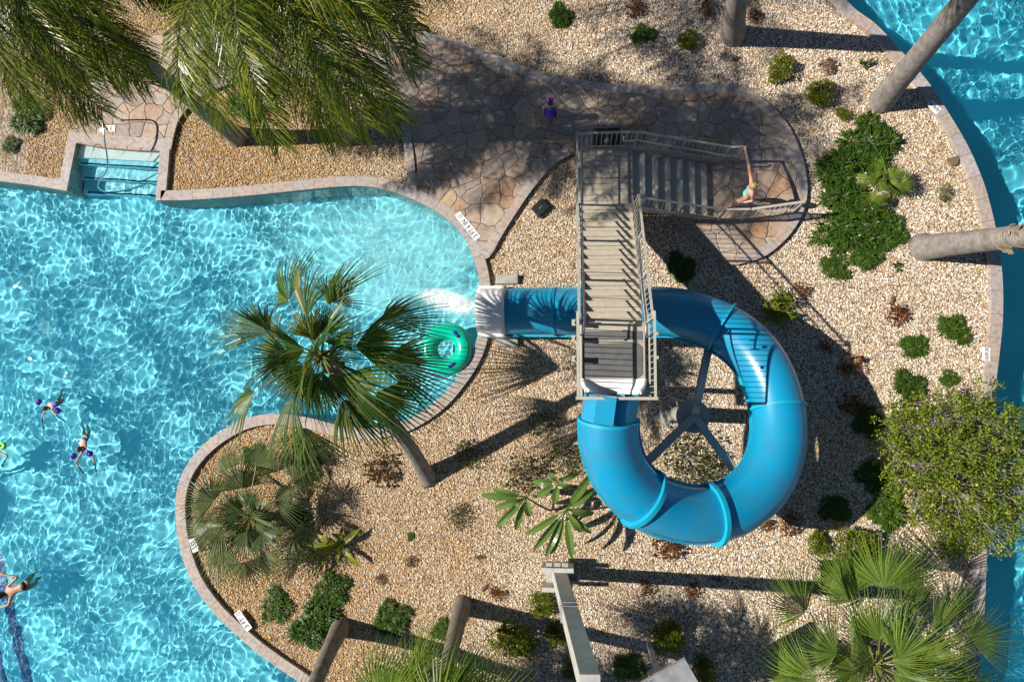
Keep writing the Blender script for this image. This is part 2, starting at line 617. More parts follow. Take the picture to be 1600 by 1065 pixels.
    def build(s, name, m, parent=None, smooth=False, org=None):
        V = np.concatenate(s.V) if s.V else np.zeros((0, 3))
        if parent is not None:
            o_ = ORG[parent]
        else:
            o_ = Vector(org) if org is not None else Vector((0, 0, 0))
        V = V - np.array(o_[:])
        me = bpy.data.meshes.new(name)
        me.vertices.add(len(V))
        me.vertices.foreach_set('co', V.ravel())
        lens = np.array([len(f) for f in s.F])
        idx = np.fromiter((i for f in s.F for i in f), int)
        me.loops.add(len(idx))
        me.loops.foreach_set('vertex_index', idx)
        me.polygons.add(len(lens))
        me.polygons.foreach_set('loop_start', np.concatenate([[0], np.cumsum(lens)[:-1]]))
        me.update(calc_edges=True)
        uvl = me.uv_layers.new(name='UVMap')
        U = np.concatenate(s.uv)[idx]
        uvl.data.foreach_set('uv', U.ravel())
        me.polygons.foreach_set('use_smooth', np.full(len(lens), bool(smooth)))
        if smooth:
            if smooth != 'all':
                me.set_sharp_from_angle(angle=R_(40))
        me.validate()
        me.materials.append(m)
        o = bpy.data.objects.new(name, me)
        col.objects.link(o)
        if parent is not None:
            o.parent = parent
        else:
            o.location = o_
        ORG[o] = o_.copy()
        return o


def children(o):
    return [c for c in bpy.data.objects if c.parent == o]


def copy_tree(o, parent=None, kids=None):
    c = o.copy()
    col.objects.link(c)
    c.parent = parent
    for ch in (kids[o] if kids else children(o)):
        copy_tree(ch, c, kids)
    return c


def smoothline(pts, sub=6, closed=False):
    pts = [Vector(p) for p in pts]
    n = len(pts)
    out = []
    for i in range(n - 1):
        p0 = pts[max(i - 1, 0)]
        p1, p2 = pts[i], pts[i + 1]
        p3 = pts[min(i + 2, n - 1)]
        for k in range(sub):
            t = k / sub
            out.append(.5 * ((2 * p1) + (p2 - p0) * t + (2 * p0 - 5 * p1 + 4 * p2 - p3) * t * t + (3 * p1 - p0 - 3 * p2 + p3) * t ** 3))
    out.append(pts[-1])
    return out


def inside(poly, X, Y):
    px = np.array([p[0] for p in poly])
    py = np.array([p[1] for p in poly])
    r = np.zeros(X.shape, bool)
    j = len(px) - 1
    for i in range(len(px)):
        c = ((py[i] > Y) != (py[j] > Y))
        with np.errstate(divide='ignore', invalid='ignore'):
            xx = (px[j] - px[i]) * (Y - py[i]) / (py[j] - py[i] + 1e-12) + px[i]
        r ^= c & (X < xx)
        j = i
    return r


def offset_line(pts, d):
    """offset an open polyline to its left by d"""
    out = []
    n = len(pts)
    for i in range(n):
        a = pts[max(i - 1, 0)]
        b = pts[min(i + 1, n - 1)]
        t0 = (pts[i] - a)
        t1 = (b - pts[i])
        t0 = t0.normalized() if t0.length > 1e-9 else t1.normalized()
        t1 = t1.normalized() if t1.length > 1e-9 else t0
        t = (t0 + t1).normalized()
        nrm = Vector((-t.y, t.x, 0))
        k = max(.5, nrm.dot(Vector((-t0.y, t0.x, 0))))
        out.append(pts[i] + nrm * (d / k))
    return out


def strip(mb, A, B, z1, z0):
    """paving strip between polylines A and B (same count) with sides down to z0"""
    n = len(A)
    V, uv = [], []
    L = 0
    for i in range(n):
        if i:
            L += (A[i] - A[i - 1]).length
        for (p, z, v) in ((A[i], z0, 0), (A[i], z1, 0), (B[i], z1, 1), (B[i], z0, 1)):
            V.append((p.x, p.y, z))
            uv.append((L, v))
    F = []
    for i in range(n - 1):
        for k in range(3):
            a = i * 4 + k
            F.append((a, a + 1, a + 5, a + 4))
    mb.add(V, F, uv)


Z_GRAVEL = -0.11
Z_WATER = -0.15
Z_FLOOR = -1.22

# ------------------------------------------------------------------ outlines (pool edge = water side of the coping)
def W(l, z=0):
    return [P(x, y, z) for x, y in l]


seg1 = [P(-900, 250), P(-300, 268), P(0, 283), P(50, 289), P(104, 298)]
notch = [P(104, 298), P(119, 222), P(250, 233), P(243, 313)]
seg2 = smoothline(W([(243, 313), (300, 312), (380, 306), (450, 299), (520, 292), (570, 291), (610, 298), (650, 313), (690, 335), (718, 362),
                     (738, 398), (748, 435), (751, 480), (745, 528), (733, 560), (712, 592), (688, 620), (660, 642), (625, 660), (580, 668),
                     (530, 664), (480, 652), (430, 646), (385, 653), (345, 673), (310, 702), (285, 738), (274, 780), (276, 830), (287, 878),
                     (305, 918), (332, 955), (362, 985), (395, 1014), (430, 1040), (480, 1075), (560, 1140), (700, 1300), (900, 1900)]), 5)
pool_edge = seg1 + notch[1:3] + seg2
river_edge = smoothline(W([(800, -1400), (1150, -300), (1260, -90), (1322, 0), (1369, 38), (1403, 74), (1438, 113), (1462, 144), (1479, 171), (1511, 225), (1536, 282),
                           (1551, 334), (1561, 384), (1567, 441), (1567, 500), (1561, 560), (1554, 620), (1548, 700), (1545, 780), (1542, 868),
                           (1538, 960), (1528, 1065), (1500, 1300), (1450, 1900)]), 5)
COP = .30
# coping (the land lies to the left of the pool edge's direction of travel, to the right of the river's)
pool_out = offset_line(pool_edge, COP)
if not (pool_out[60] - pool_edge[60]).length:
    pass
river_in = offset_line(river_edge, -COP)

mb = MB()
strip(mb, pool_edge, pool_out, 0.0, -1.4)
tag(mb.build('pool_coping', M['coping'], None), kind='structure')
mb = MB()
strip(mb, river_in, river_edge, 0.0, -1.4)
tag(mb.build('river_coping', M['coping'], None), kind='structure')

# land sheet
land = [p for p in offset_line(pool_edge, COP * .5)] + [p for p in reversed(offset_line(river_edge, -COP * .5))] + [P(-900, -1400)]
mb = MB()
mb.prism([(p.x, p.y) for p in land], Z_GRAVEL - .06, Z_GRAVEL - .02)
tag(mb.build('ground', M['soil']), kind='structure')

# pool and river floors
px0, px1, py0, py1 = -21.5, 1.0, -14, 9.5
mb = MB()
mb.box(((px0 + px1) / 2, (py0 + py1) / 2, Z_FLOOR - .05), (px1 - px0, py1 - py0, .1))
pool_floor = tag(mb.build('pool_floor', M['plaster']), kind='structure')
mb = MB()
mb.box((17, 0, Z_FLOOR - .15), (24, 40, .1))
river_floor = tag(mb.build('river_floor', M['river_floor']), kind='structure')


def water(name, m, x0, x1, y0, y1, step, fn, poly, kind='structure'):
    xs = np.arange(x0, x1, step)
    ys = np.arange(y0, y1, step)
    X, Y = np.meshgrid(xs, ys)
    ok = inside(poly, X, Y)
    Z = fn(X, Y)
    idx = np.arange(X.size).reshape(X.shape)
    Fk = (ok[:-1, :-1] | ok[:-1, 1:] | ok[1:, 1:] | ok[1:, :-1]).ravel()
    F = np.stack([idx[:-1, :-1], idx[:-1, 1:], idx[1:, 1:], idx[1:, :-1]], -1).reshape(-1, 4)[Fk]
    used = np.unique(F)
    remap = np.zeros(X.size, int)
    remap[used] = np.arange(len(used))
    V = np.stack([X, Y, Z], -1).reshape(-1, 3)[used]
    F = remap[F]
    me = bpy.data.meshes.new(name)
    me.vertices.add(len(V))
    me.vertices.foreach_set('co', V.ravel())
    me.loops.add(F.size)
    me.loops.foreach_set('vertex_index', F.ravel())
    me.polygons.add(len(F))
    me.polygons.foreach_set('loop_start', np.arange(0, F.size, 4))
    me.update(calc_edges=True)
    me.polygons.foreach_set('use_smooth', np.ones(len(F), bool))
    me.materials.append(m)
    o = bpy.data.objects.new(name, me)
    col.objects.link(o)
    return tag(o, kind=kind), V


def waves(seed, lams, slope, n=70):
    r = np.random.default_rng(seed)
    comps = []
    for i in range(n):
        lam = r.choice(lams) * r.uniform(.85, 1.18)
        comps.append((2 * PI / lam, r.uniform(0, 2 * PI), slope * lam / math.sqrt(n) / (2 * PI), r.uniform(0, 6.28)))
    lows = [(r.uniform(.25, .9), r.uniform(0, 2 * PI), r.uniform(0, 6.28)) for _ in range(7)]

    def f(X, Y):
        mod = np.zeros_like(X)
        for k, a, p in lows:
            mod += np.sin(k * (X * math.cos(a) + Y * math.sin(a)) + p)
        mod = np.clip(1 + .16 * mod / 1.6, .75, 1.22)
        # gently warp the domain so that no direction repeats
        Xw = X + .22 * np.sin(.9 * Y + 1.3) + .1 * np.sin(2.1 * X + 1.7 * Y)
        Yw = Y + .22 * np.sin(.8 * X + .4) + .1 * np.sin(1.7 * X - 2.3 * Y)
        Z = np.zeros_like(X)
        for k, a, A, p in comps:
            Z += A * np.sin(k * (Xw * math.cos(a) + Yw * math.sin(a)) + p)
        return Z_WATER + Z * mod
    return f


wave1 = waves(3, [.18, .25, .34, .46, .7, 1.2], .115)
wave2 = waves(11, [.26, .4, .6, 1.0, 1.7], .13)
far = [(px0 - 1, 20), (px0 - 1, -40)]
pool_poly = [(p.x, p.y) for p in offset_line(pool_edge, .1)] + [(-40, -40), (-40, 10)]
o, _v = water('pool_water', M['water'], -21.6, .2, -12.0, 8.2, .031, wave1, pool_poly)
o.cycles.is_caustics_caster = True
river_poly = [(p.x, p.y) for p in offset_line(river_edge, -.1)] + [(40, -40), (40, 40)]
o, _v = water('river_water', M['river'], 4.5, 18.5, -11.5, 14.5, .045, wave2, river_poly)
o.cycles.is_caustics_caster = True
for o in (pool_floor, river_floor):
    o.cycles.is_caustics_receiver = True

# foam of the splash: a thin sheet of froth on the water, thick by the slide mouth
fc = P(735, 480, Z_WATER)
xs = np.arange(-14, -1.6, .05)
ys = np.arange(-2.5, 6.6, .05)
X, Y = np.meshgrid(xs, ys)
fm = MB()
c2 = P(620, 400, Z_WATER)
c3 = P(560, 370, Z_WATER)
c1b = P(700, 470, Z_WATER)
amt = .95 * np.exp(-(((X - c2.x) / 3.0) ** 2 + ((Y - c2.y) / 2.1) ** 2) ** 1.5)
amt = np.maximum(amt, .66 * np.exp(-(((X - c3.x) / 4.4) ** 2 + ((Y - c3.y) / 2.6) ** 2)))
amt = np.minimum(amt * .80, .66)
amt = np.maximum(amt, 1.02 * np.exp(-(((X - c1b.x) / 1.5) ** 2 + ((Y - c1b.y - .22 * (c1b.x - X)) / .55) ** 2)))
amt[amt < .12] = 0
Zf = wave1(X, Y) + .008
okp = inside(pool_poly, X, Y) & (amt > 0)
idx = np.arange(X.size).reshape(X.shape)
Fk = (okp[:-1, :-1] & okp[:-1, 1:] & okp[1:, 1:] & okp[1:, :-1]).ravel()
F = np.stack([idx[:-1, :-1], idx[:-1, 1:], idx[1:, 1:], idx[1:, :-1]], -1).reshape(-1, 4)[Fk]
used = np.unique(F)
remap = np.zeros(X.size, int)
remap[used] = np.arange(len(used))
fm.add(np.stack([X, Y, Zf], -1).reshape(-1, 3)[used], [tuple(f) for f in remap[F].tolist()])
foam = tag(fm.build('splash_foam', M['foam'], None, smooth='all'), kind='stuff')
at = foam.data.attributes.new('foam', 'FLOAT', 'POINT')
at.data.foreach_set('value', amt.ravel()[used].astype(np.float32))

# entry steps in the notch
st = MB()
for i, (ya, yb, zt) in enumerate(((222, 252, -.32), (252, 272, -.58), (272, 292, -.84))):
    a, b, c, d = P(112, ya, 0), P(256, ya + 10, 0), P(250, yb + 8, 0), P(108, yb, 0)
    ext = .02 * i
    st.prism([(v.x, v.y) for v in (a, b, c, d)], -1.25, zt)
steps = tag(st.build('pool_steps', M['step_plaster']), 'pale submerged steps leading down into the pool between two coping walls', 'steps')
steps.cycles.is_caustics_receiver = True
m_ = MB()
q = [P(x, y, 0) for x, y in ((116, 223), (250, 234), (248, 250), (114, 243))]
m_.prism([(v.x, v.y) for v in q], -.32, -.19)
m_.build('top_step', mat('pale_step', (.78, .80, .78), .7), steps).cycles.is_caustics_receiver = True
mb = MB()
for i, (ya, yb, zt) in enumerate(((222, 252, -.32), (252, 272, -.58), (272, 292, -.84))):
    a, b = P(116, yb - 1.5, 0), P(248, yb + 6, 0)
    a.z = b.z = zt + .006
    mb.bar(a, b, .05, .008)
mb.build('step_edge_tile', M['tile_blue'], steps)
# dark tile lines on the pool floor at the lower left
for k, (a, b, w) in enumerate((((-34, 780), (26, 1085), .26), ((10, 860), (66, 1085), .26))):
    mb = MB()
    A, B = P(*a, Z_FLOOR), P(*b, Z_FLOOR)
    mb.bar(A + Vector((0, 0, .01)), B + Vector((0, 0, .01)), w, .012)
    o = tag(mb.build('lane_line', M['tile_blue']), kind='structure')
    o.cycles.is_caustics_receiver = True

# ------------------------------------------------------------------ flagstone path
path_px = [(640, 310), (652, 262), (640, 200), (628, 168), (600, 138), (555, 118), (500, 110), (430, 108), (360, 118), (310, 138), (283, 160), (264, 188), (256, 215),
           (254, 236), (112, 222), (122, 190), (130, 150), (150, 110), (200, 70), (280, 45), (400, 36), (520, 34), (610, 38), (690, 57), (760, 82), (830, 108), (900, 124), (960, 132), (1040, 134),
           (1120, 131), (1160, 137), (1195, 158), (1228, 192), (1248, 232), (1260, 280), (1257, 322), (1236, 362), (1196, 398), (1150, 413), (1128, 406), (1096, 380),
           (1060, 350), (1020, 300), (975, 262), (925, 240), (893, 240), (860, 262), (825, 305), (790, 358), (764, 402), (748, 398), (733, 372), (712, 347), (690, 328), (665, 315)]
pw = [P(x, y) for x, y in path_px]
pi0 = smoothline(pw + [pw[0]], 3)
path = MB()
path.prism([(p.x, p.y) for p in pi0[:-1]], -.18, -.004)
tag(path.build('path', M['flag']), kind='structure')


def band(pts, w, side, z=0.0):
    A = smoothline(W(pts), 4)
    B = offset_line(A, w * side)
    m_ = MB()
    strip(m_, A, B, z, z - .05)
    return m_


for pts, side in (([(600, 35), (690, 56), (760, 81), (830, 107), (900, 123), (960, 131), (1040, 133), (1120, 130), (1160, 136), (1196, 157), (1229, 191), (1249, 232), (1261, 280), (1258, 322), (1237, 363), (1197, 399), (1150, 414)], -1),
                  ([(893, 240), (860, 262), (825, 305), (790, 358), (764, 402)], -1),
                  ([(652, 300), (641, 200), (629, 168), (601, 138), (556, 118), (500, 110), (430, 108), (360, 118), (311, 138), (284, 160), (265, 188), (254, 232)], 1)):
    o = band(pts, .26, side, .003).build('path_border', M['coping'])
    tag(o, kind='structure')

# gravel: every pebble is a real stone, scattered by geometry nodes on a cloud of points
poly_land = [(p.x, p.y) for p in (pool_out + list(reversed(river_in)) + [P(-900, -1400)])]
poly_path = [(p.x, p.y) for p in pi0[:-1]]
NP = 680000
X = rng.uniform(-16.6, 13.6, NP)
Y = rng.uniform(-9.0, 12.4, NP)
ok = inside(poly_land, X, Y) & ~inside(poly_path, X, Y)
X, Y = X[ok], Y[ok]
print('pebbles', len(X))
peb = bpy.data.meshes.new('pebble_points')
Zp = Z_GRAVEL + rng.uniform(-.02, .012, len(X)) - .012
peb.vertices.add(len(X))
peb.vertices.foreach_set('co', np.stack([X, Y, Zp], -1).ravel())
peb_o = tag(bpy.data.objects.new('gravel', peb), kind='stuff')
col.objects.link(peb_o)


def stone_mesh(i):
    m_ = MB()
    r = random.Random(i)
    phi = (1 + 5 ** .5) / 2
    V = [(-1, phi, 0), (1, phi, 0), (-1, -phi, 0), (1, -phi, 0), (0, -1, phi), (0, 1, phi), (0, -1, -phi), (0, 1, -phi), (phi, 0, -1), (phi, 0, 1), (-phi, 0, -1), (-phi, 0, 1)]
    F = [(0, 11, 5), (0, 5, 1), (0, 1, 7), (0, 7, 10), (0, 10, 11), (1, 5, 9), (5, 11, 4), (11, 10, 2), (10, 7, 6), (7, 1, 8), (3, 9, 4), (3, 4, 2), (3, 2, 6), (3, 6, 8), (3, 8, 9), (4, 9, 5), (2, 4, 11), (6, 2, 10), (8, 6, 7), (9, 8, 1)]
    V = [Vector(v).normalized() * r.uniform(.75, 1.15) for v in V]
    V = [(v.x * 1.0, v.y * .72, v.z * .38) for v in V]
    m_.add(V, F)
    o_ = m_.build('pebble', M['pebble'])
    return o_


stone = stone_mesh(3)
stone_me = stone.data
bpy.data.objects.remove(stone)
stone_holder = bpy.data.objects.new('pebble', stone_me)     # only a source for the scatter: not linked to the scene
ng = bpy.data.node_groups.new('scatter_pebbles', 'GeometryNodeTree')
ng.interface.new_socket('Geometry', in_out='INPUT', socket_type='NodeSocketGeometry')
ng.interface.new_socket('Geometry', in_out='OUTPUT', socket_type='NodeSocketGeometry')
gi = ng.nodes.new('NodeGroupInput')
go = ng.nodes.new('NodeGroupOutput')
m2p = ng.nodes.new('GeometryNodeMeshToPoints')
iop = ng.nodes.new('GeometryNodeInstanceOnPoints')
oi = ng.nodes.new('GeometryNodeObjectInfo')
oi.inputs['Object'].default_value = stone_holder
rv = ng.nodes.new('FunctionNodeRandomValue')
rv.data_type = 'FLOAT_VECTOR'
rv.inputs[0].default_value = (-.6, -.6, 0)
rv.inputs[1].default_value = (.6, .6, 6.28)
rs = ng.nodes.new('FunctionNodeRandomValue')
rs.data_type = 'FLOAT'
rs.inputs[2].default_value = .016
rs.inputs[3].default_value = .036
ng.links.new(gi.outputs[0], m2p.inputs[0])
ng.links.new(m2p.outputs[0], iop.inputs['Points'])
ng.links.new(oi.outputs['Geometry'], iop.inputs['Instance'])
ng.links.new(rv.outputs[0], iop.inputs['Rotation'])
ng.links.new(rs.outputs[1], iop.inputs['Scale'])
ng.links.new(iop.outputs[0], go.inputs[0])
md = peb_o.modifiers.new('scatter', 'NODES')
md.node_group = ng

# ------------------------------------------------------------------ stair tower
Z1, Z2 = 1.26, 3.75
XL = (P(908, 300, Z1).x + P(903, 560, Z2).x) / 2
XR = (P(992, 300, Z1).x + P(1004, 560, Z2).x) / 2
Y0 = P(950, 234, Z1).y
Y1 = P(950, 322, Z1).y
Y2 = P(950, 505, Z2).y
Y3 = P(950, 592, Z2).y
Y4 = P(950, 622, Z2 + 1.07).y
YS = P(1050, 332, .7).y
XB = P(1105, 300, .18).x
tower = empty('stair_tower', (XL, Y1, 0), 'tan metal stair tower with railings rising beside the gravel to the blue slide', 'staircase')


def planks(x0, x1, y0, y1, z, w, gap, th=.04):
    m_ = MB()
    n = max(1, round((y1 - y0) / w))
    d = (y1 - y0) / n
    for i in range(n):
        m_.box(((x0 + x1) / 2, y0 + d * (i + .5), z - th / 2), (x1 - x0, d - gap, th), bev=.004)
    return m_


planks(XL, XR, Y1, Y0, Z1, .145, .008).build('landing_deck', M['tread'], tower)
# treads of the upper flight (climbing towards -y), each a part
NR = 13
for i in range(1, NR):
    z = Z1 + (Z2 - Z1) * i / NR
    ya = Y1 + (Y2 - Y1) * (i - 1) / (NR - 1)
    yb = Y1 + (Y2 - Y1) * i / (NR - 1)
    m_ = MB()
    d = (ya - yb)
    m_.box(((XL + XR) / 2, ya - d * .27, z - .02), (XR - XL - .06, d * .50, .04), bev=.005)
    m_.box(((XL + XR) / 2, ya - d * .79, z - .02), (XR - XL - .06, d * .48, .04), bev=.005)
    m_.box(((XL + XR) / 2, ya + .004, z - .07), (XR - XL - .07, .012, .13))
    m_.box(((XL + XR) / 2, ya - d * .5, z - .052), (XR - XL - .07, d * .98, .014))
    m_.build('tread', M['tread'], tower)
# lower flight (climbing towards -x)
for i in range(1, 7):
    z = .18 * i
    xa = XB + (XR - XB) * (i - 1) / 6
    xb = XB + (XR - XB) * i / 6
    m_ = MB()
    m_.box(((xa + xb) / 2 - .02, (Y0 + YS) / 2, z - .02), (xa - xb + .03, Y0 - YS - .06, .04), bev=.005)
    m_.box((xa - .012, (Y0 + YS) / 2, z - .10), (.012, Y0 - YS - .07, .13))
    m_.build('tread', M['steel_paint'], tower)
# upper deck
m_ = planks(XL, XR, Y3, Y2, Z2, .40, .006)
m_.build('upper_deck', M['tread'], tower)
for ya, yb in ((517, 531), (536, 590)):
    a, b = P(950, ya, Z2 + .01).y, P(950, yb, Z2 + .01).y
    m_ = MB()
    c = .09
    poly = [(XL + .03, b), (XR - .06 - c, b), (XR - .06, b + c), (XR - .06, a - c), (XR - .06 - c, a), (XL + .03, a)] if yb - ya > 20 else [(XL + .03, b), (XR - .06, b), (XR - .06, a), (XL + .03, a)]
    m_.prism(poly, Z2 + .003, Z2 + .012)
    m_.build('deck_mat', M['matgrey'], tower)
# stringers
for x in (XL - .02, XR + .02):
    m_ = MB()
    m_.bar((x, Y1 + .05, Z1 - .02), (x, Y2 - .02, Z2 - .02), .035, .26)
    m_.build('stringer', M['steel_paint'], tower)
for y in (Y0 + .02, YS - .02):
    m_ = MB()
    m_.bar((XB + .28, y, .02), (XR, y, Z1 + .02), .035, .26)
    if y > 0 and y == Y0 + .02:
        m_.bar((XR, y, Z1 - .08), (XL, y, Z1 - .08), .035, .22)
    m_.build('stringer', M['steel_paint'], tower)
m_ = MB()
for a, b in (((XL, Y0, Z1 - .12), (XL, Y1, Z1 - .12)), ((XL, Y2, Z2 - .14), (XL, Y4, Z2 - .14)), ((XR, Y2, Z2 - .14), (XR, Y4, Z2 - .14)), ((XL, Y3, Z2 - .14), (XR, Y3, Z2 - .14)), ((XL, Y2, Z2 - .14), (XR, Y2, Z2 - .14))):
    m_.bar(a, b, .06, .18)
    if b[1] == Y1:
        m_.build('landing_beam', M['steel_paint'], tower)
        m_ = MB()
m_.build('deck_frame', M['steel_paint'], tower)
# posts to the ground
for x, y, z in ((XL + .05, Y0 - .1, Z1), (XR - .05, Y0 - .1, Z1), (XL + .05, Y1 + .1, Z1), (XR - .05, YS + .1, Z1), (XL + .08, Y2 - .1, Z2), (XR - .08, Y2 - .1, Z2), (XL + .08, Y3 - .1, Z2), (XR - .08, Y3 - .1, Z2)):
    m_ = MB()
    m_.box((x, y, (z - .1 + Z_GRAVEL) / 2), (.10, .10, z - .1 - Z_GRAVEL))
    m_.box((x, y, Z_GRAVEL + .05), (.26, .26, .03))
    m_.build('support_post', M['steel_paint'], tower)
m_ = MB()
m_.bar((XL + .05, Y2 - .1, Z2 - .3), (XR - .05, Y2 - .1, .9), .05)
m_.bar((XL + .05, Y2 - .1, .9), (XR - .05, Y2 - .1, Z2 - .3), .05)
m_.build('cross_brace', M['steel_paint'], tower)


def railing(path, out, name='railing', hand=None, h=1.07, sp=.125, posts=None, hrng=None, top_w=.05):
    """guard rail along a 3-D floor path; `out` = sideways offset; hand = inward offset of the grab rail"""
    path = [Vector(p) for p in path]
    up = Vector((0, 0, 1))
    m_ = MB()
    for si, (a, b) in enumerate(zip(path[:-1], path[1:])):
        L = (b - a).length
        m_.bar(a + up * h, b + up * h, top_w, .04)
        m_.bar(a + up * .12, b + up * .12, .035, .03)
        n = max(1, int(((b - a).xy.length) / sp))
        for i in range(1, n):
            p = a.lerp(b, i / n)
            m_.bar(p + up * .12, p + up * h, .016, .016, up=Vector((0, 1, 0)))
        k = max(1, int(L / 1.5 + .4))
        for i in range(1 if si else 0, k + 1):
            p = a.lerp(b, i / k)
            m_.box(p + up * (h / 2 - .08), (.05, .05, h + .12))
    o_ = m_.build(name, M['steel_paint'], tower)
    if hand is not None:
        hp = hand
        t_ = MB()
        t_.tube([Vector(q) for q in hp], .021, 8)
        for q, q2 in zip(hp[1:-1:1], hp[2:-1:1]):
            mid = (Vector(q) + Vector(q2)) / 2
            t_.bar(mid, mid + Vector((0, 0, -.12)), .02)
        t_.build('handrail', M['chrome'], o_, smooth=True)
    return o_


e = .05
XE = P(1165, 245, 1.0).x
north = [(XL - e, Y0 + e, Z1), (XR + .05, Y0 + e, Z1), (XB + .45, Y0 + e, 0.0), (XE, Y0 + e, 0)]
railing(north, 0, hand=[(XR - .3, Y0 - .02, Z1 + .92), (XR - .3, Y0 - .1, Z1 + .86), (XR + .05, Y0 - .10, Z1 + .86), (XB + .40, Y0 - .10, .84), (XE - .1, Y0 - .10, .84), (XE - .06, Y0 - .04, .84)])
railing([(XL - e, Y0 + e, Z1), (XL - e, Y1, Z1), (XL - e, Y2, Z2)], 0, h=1.18, sp=.6,
        hand=[(XL + .06, Y0 - .1, Z1 + .86), (XL + .06, Y1 + .1, Z1 + .86), (XL + .06, Y2 + .05, Z2 + .86), (XL + .06, Y2 - .3, Z2 + .86), (XL - .03, Y2 - .34, Z2 + .86)])
railing([(XL - e - .03, Y2 + .12, Z2), (XL - e - .03, Y4, Z2)], 0, h=1.09)
railing([(XR + e, Y1 - .02, Z1), (XR + e, Y2, Z2)], 0,
        hand=[(XR - .07, Y1, Z1 + .9), (XR - .07, Y1 - .1, Z1 + .86), (XR - .07, Y2 + .05, Z2 + .86), (XR - .07, Y2 - .35, Z2 + .86), (XR - .02, Y2 - .37, Z2 + .86), (XR + .05, Y2 - .37, Z2 + .86)])
railing([(XR + e + .03, Y2 + .12, Z2), (XR + e + .03, Y4, Z2)], 0, h=1.09)
pA, pB = P(1172, 331, 1.07), P(1258, 315, 1.07)
railing([(XR + .08, YS - e, Z1), (XB + .30, YS - e, 0.0), (pA.x, YS - e, 0.0)], 0)
railing([(pA.x + .05, YS - e, 0.0), (pB.x, pB.y, 0.0)], 0, name='flared_railing', top_w=.065)
m_ = MB()
m_.bar((XL - .13, Y4, Z2 + 1.08), (XR + .13, Y4, Z2 + 1.08), .06, .05)
m_.build('end_rail', M['steel_paint'], tower)
# bolted bracket plates down the west side of the deck
for py in (503, 528, 560):
    y = P(895, py, Z2 + .5).y
    m_ = MB()
    m_.box((XL - .15, y, Z2 + .42), (.10, .14, .02), bev=.004)
    m_.box((XL - .115, y, Z2 + .30), (.02, .12, .26))
    m_.cyl((XL - .16, y, 0), .02, Z2 + .43, Z2 + .45, 8)
    m_.build('bracket_plate', M['steel_paint'], tower)
for py in (521, 558):
    y = P(1020, py, Z2 + .9).y
    m_ = MB()
    m_.box((XR + .13, y, Z2 + .9), (.10, .07, .02), bev=.004)
    m_.build('bracket_plate', M['steel_paint'], tower)
# black box put in for the dark void under the landing rail, with cap
bx = P(948, 222, .6)
ub = empty('dark_void_box', (bx.x, bx.y, 0), 'black box with a round pale cap filling the dark void behind the landing railing', 'box')
m_ = MB()
m_.box((bx.x, bx.y + .1, .35), (.75, .55, .7), bev=.02)
m_.build('box_body', M['black'], ub)
m_ = MB()
m_.cyl((bx.x, bx.y, 0), .07, .69, .78, 16, .05)
m_.build('cap', M['concrete'], ub, smooth=True)

# ------------------------------------------------------------------ water slide
cl_px = [(957, 600, 4.22), (955, 628, 4.15), (951, 660, 4.05), (955, 700, 3.92), (972, 742, 3.72), (1005, 778, 3.48), (1050, 798, 3.2), (1100, 804, 2.95), (1150, 791, 2.70),
         (1190, 758, 2.45), (1212, 715, 2.24), (1218, 665, 2.03), (1209, 610, 1.82), (1185, 560, 1.62), (1150, 525, 1.45), (1105, 501, 1.28), (1060, 490, 1.13), (1010, 487, .98), (950, 486.5, .84),
         (895, 486.5, .72), (840, 486.5, .62), (790, 486.5, .55), (748, 486.5, .50)]
CL = smoothline([P(*p) for p in cl_px], 8)
CLT = []
for i in range(len(CL)):
    a, b = CL[max(i - 1, 0)], CL[min(i + 1, len(CL) - 1)]
    CLT.append((b - a).normalized())
slide = empty('water_slide', P(1090, 650, 0), 'bright blue enclosed tube water slide looping once down to the pool', 'water slide')


def nearest(px, py):
    best, bi = 1e9, 0
    for i, p in enumerate(CL):
        q = P(px, py, p.z)
        d = (q - p).length
        if d < best:
            best, bi = d, i
    return bi


def frame(i):
    t = CLT[i]
    side = t.cross(Vector((0, 0, 1))).normalized()
    return t, side, side.cross(t)


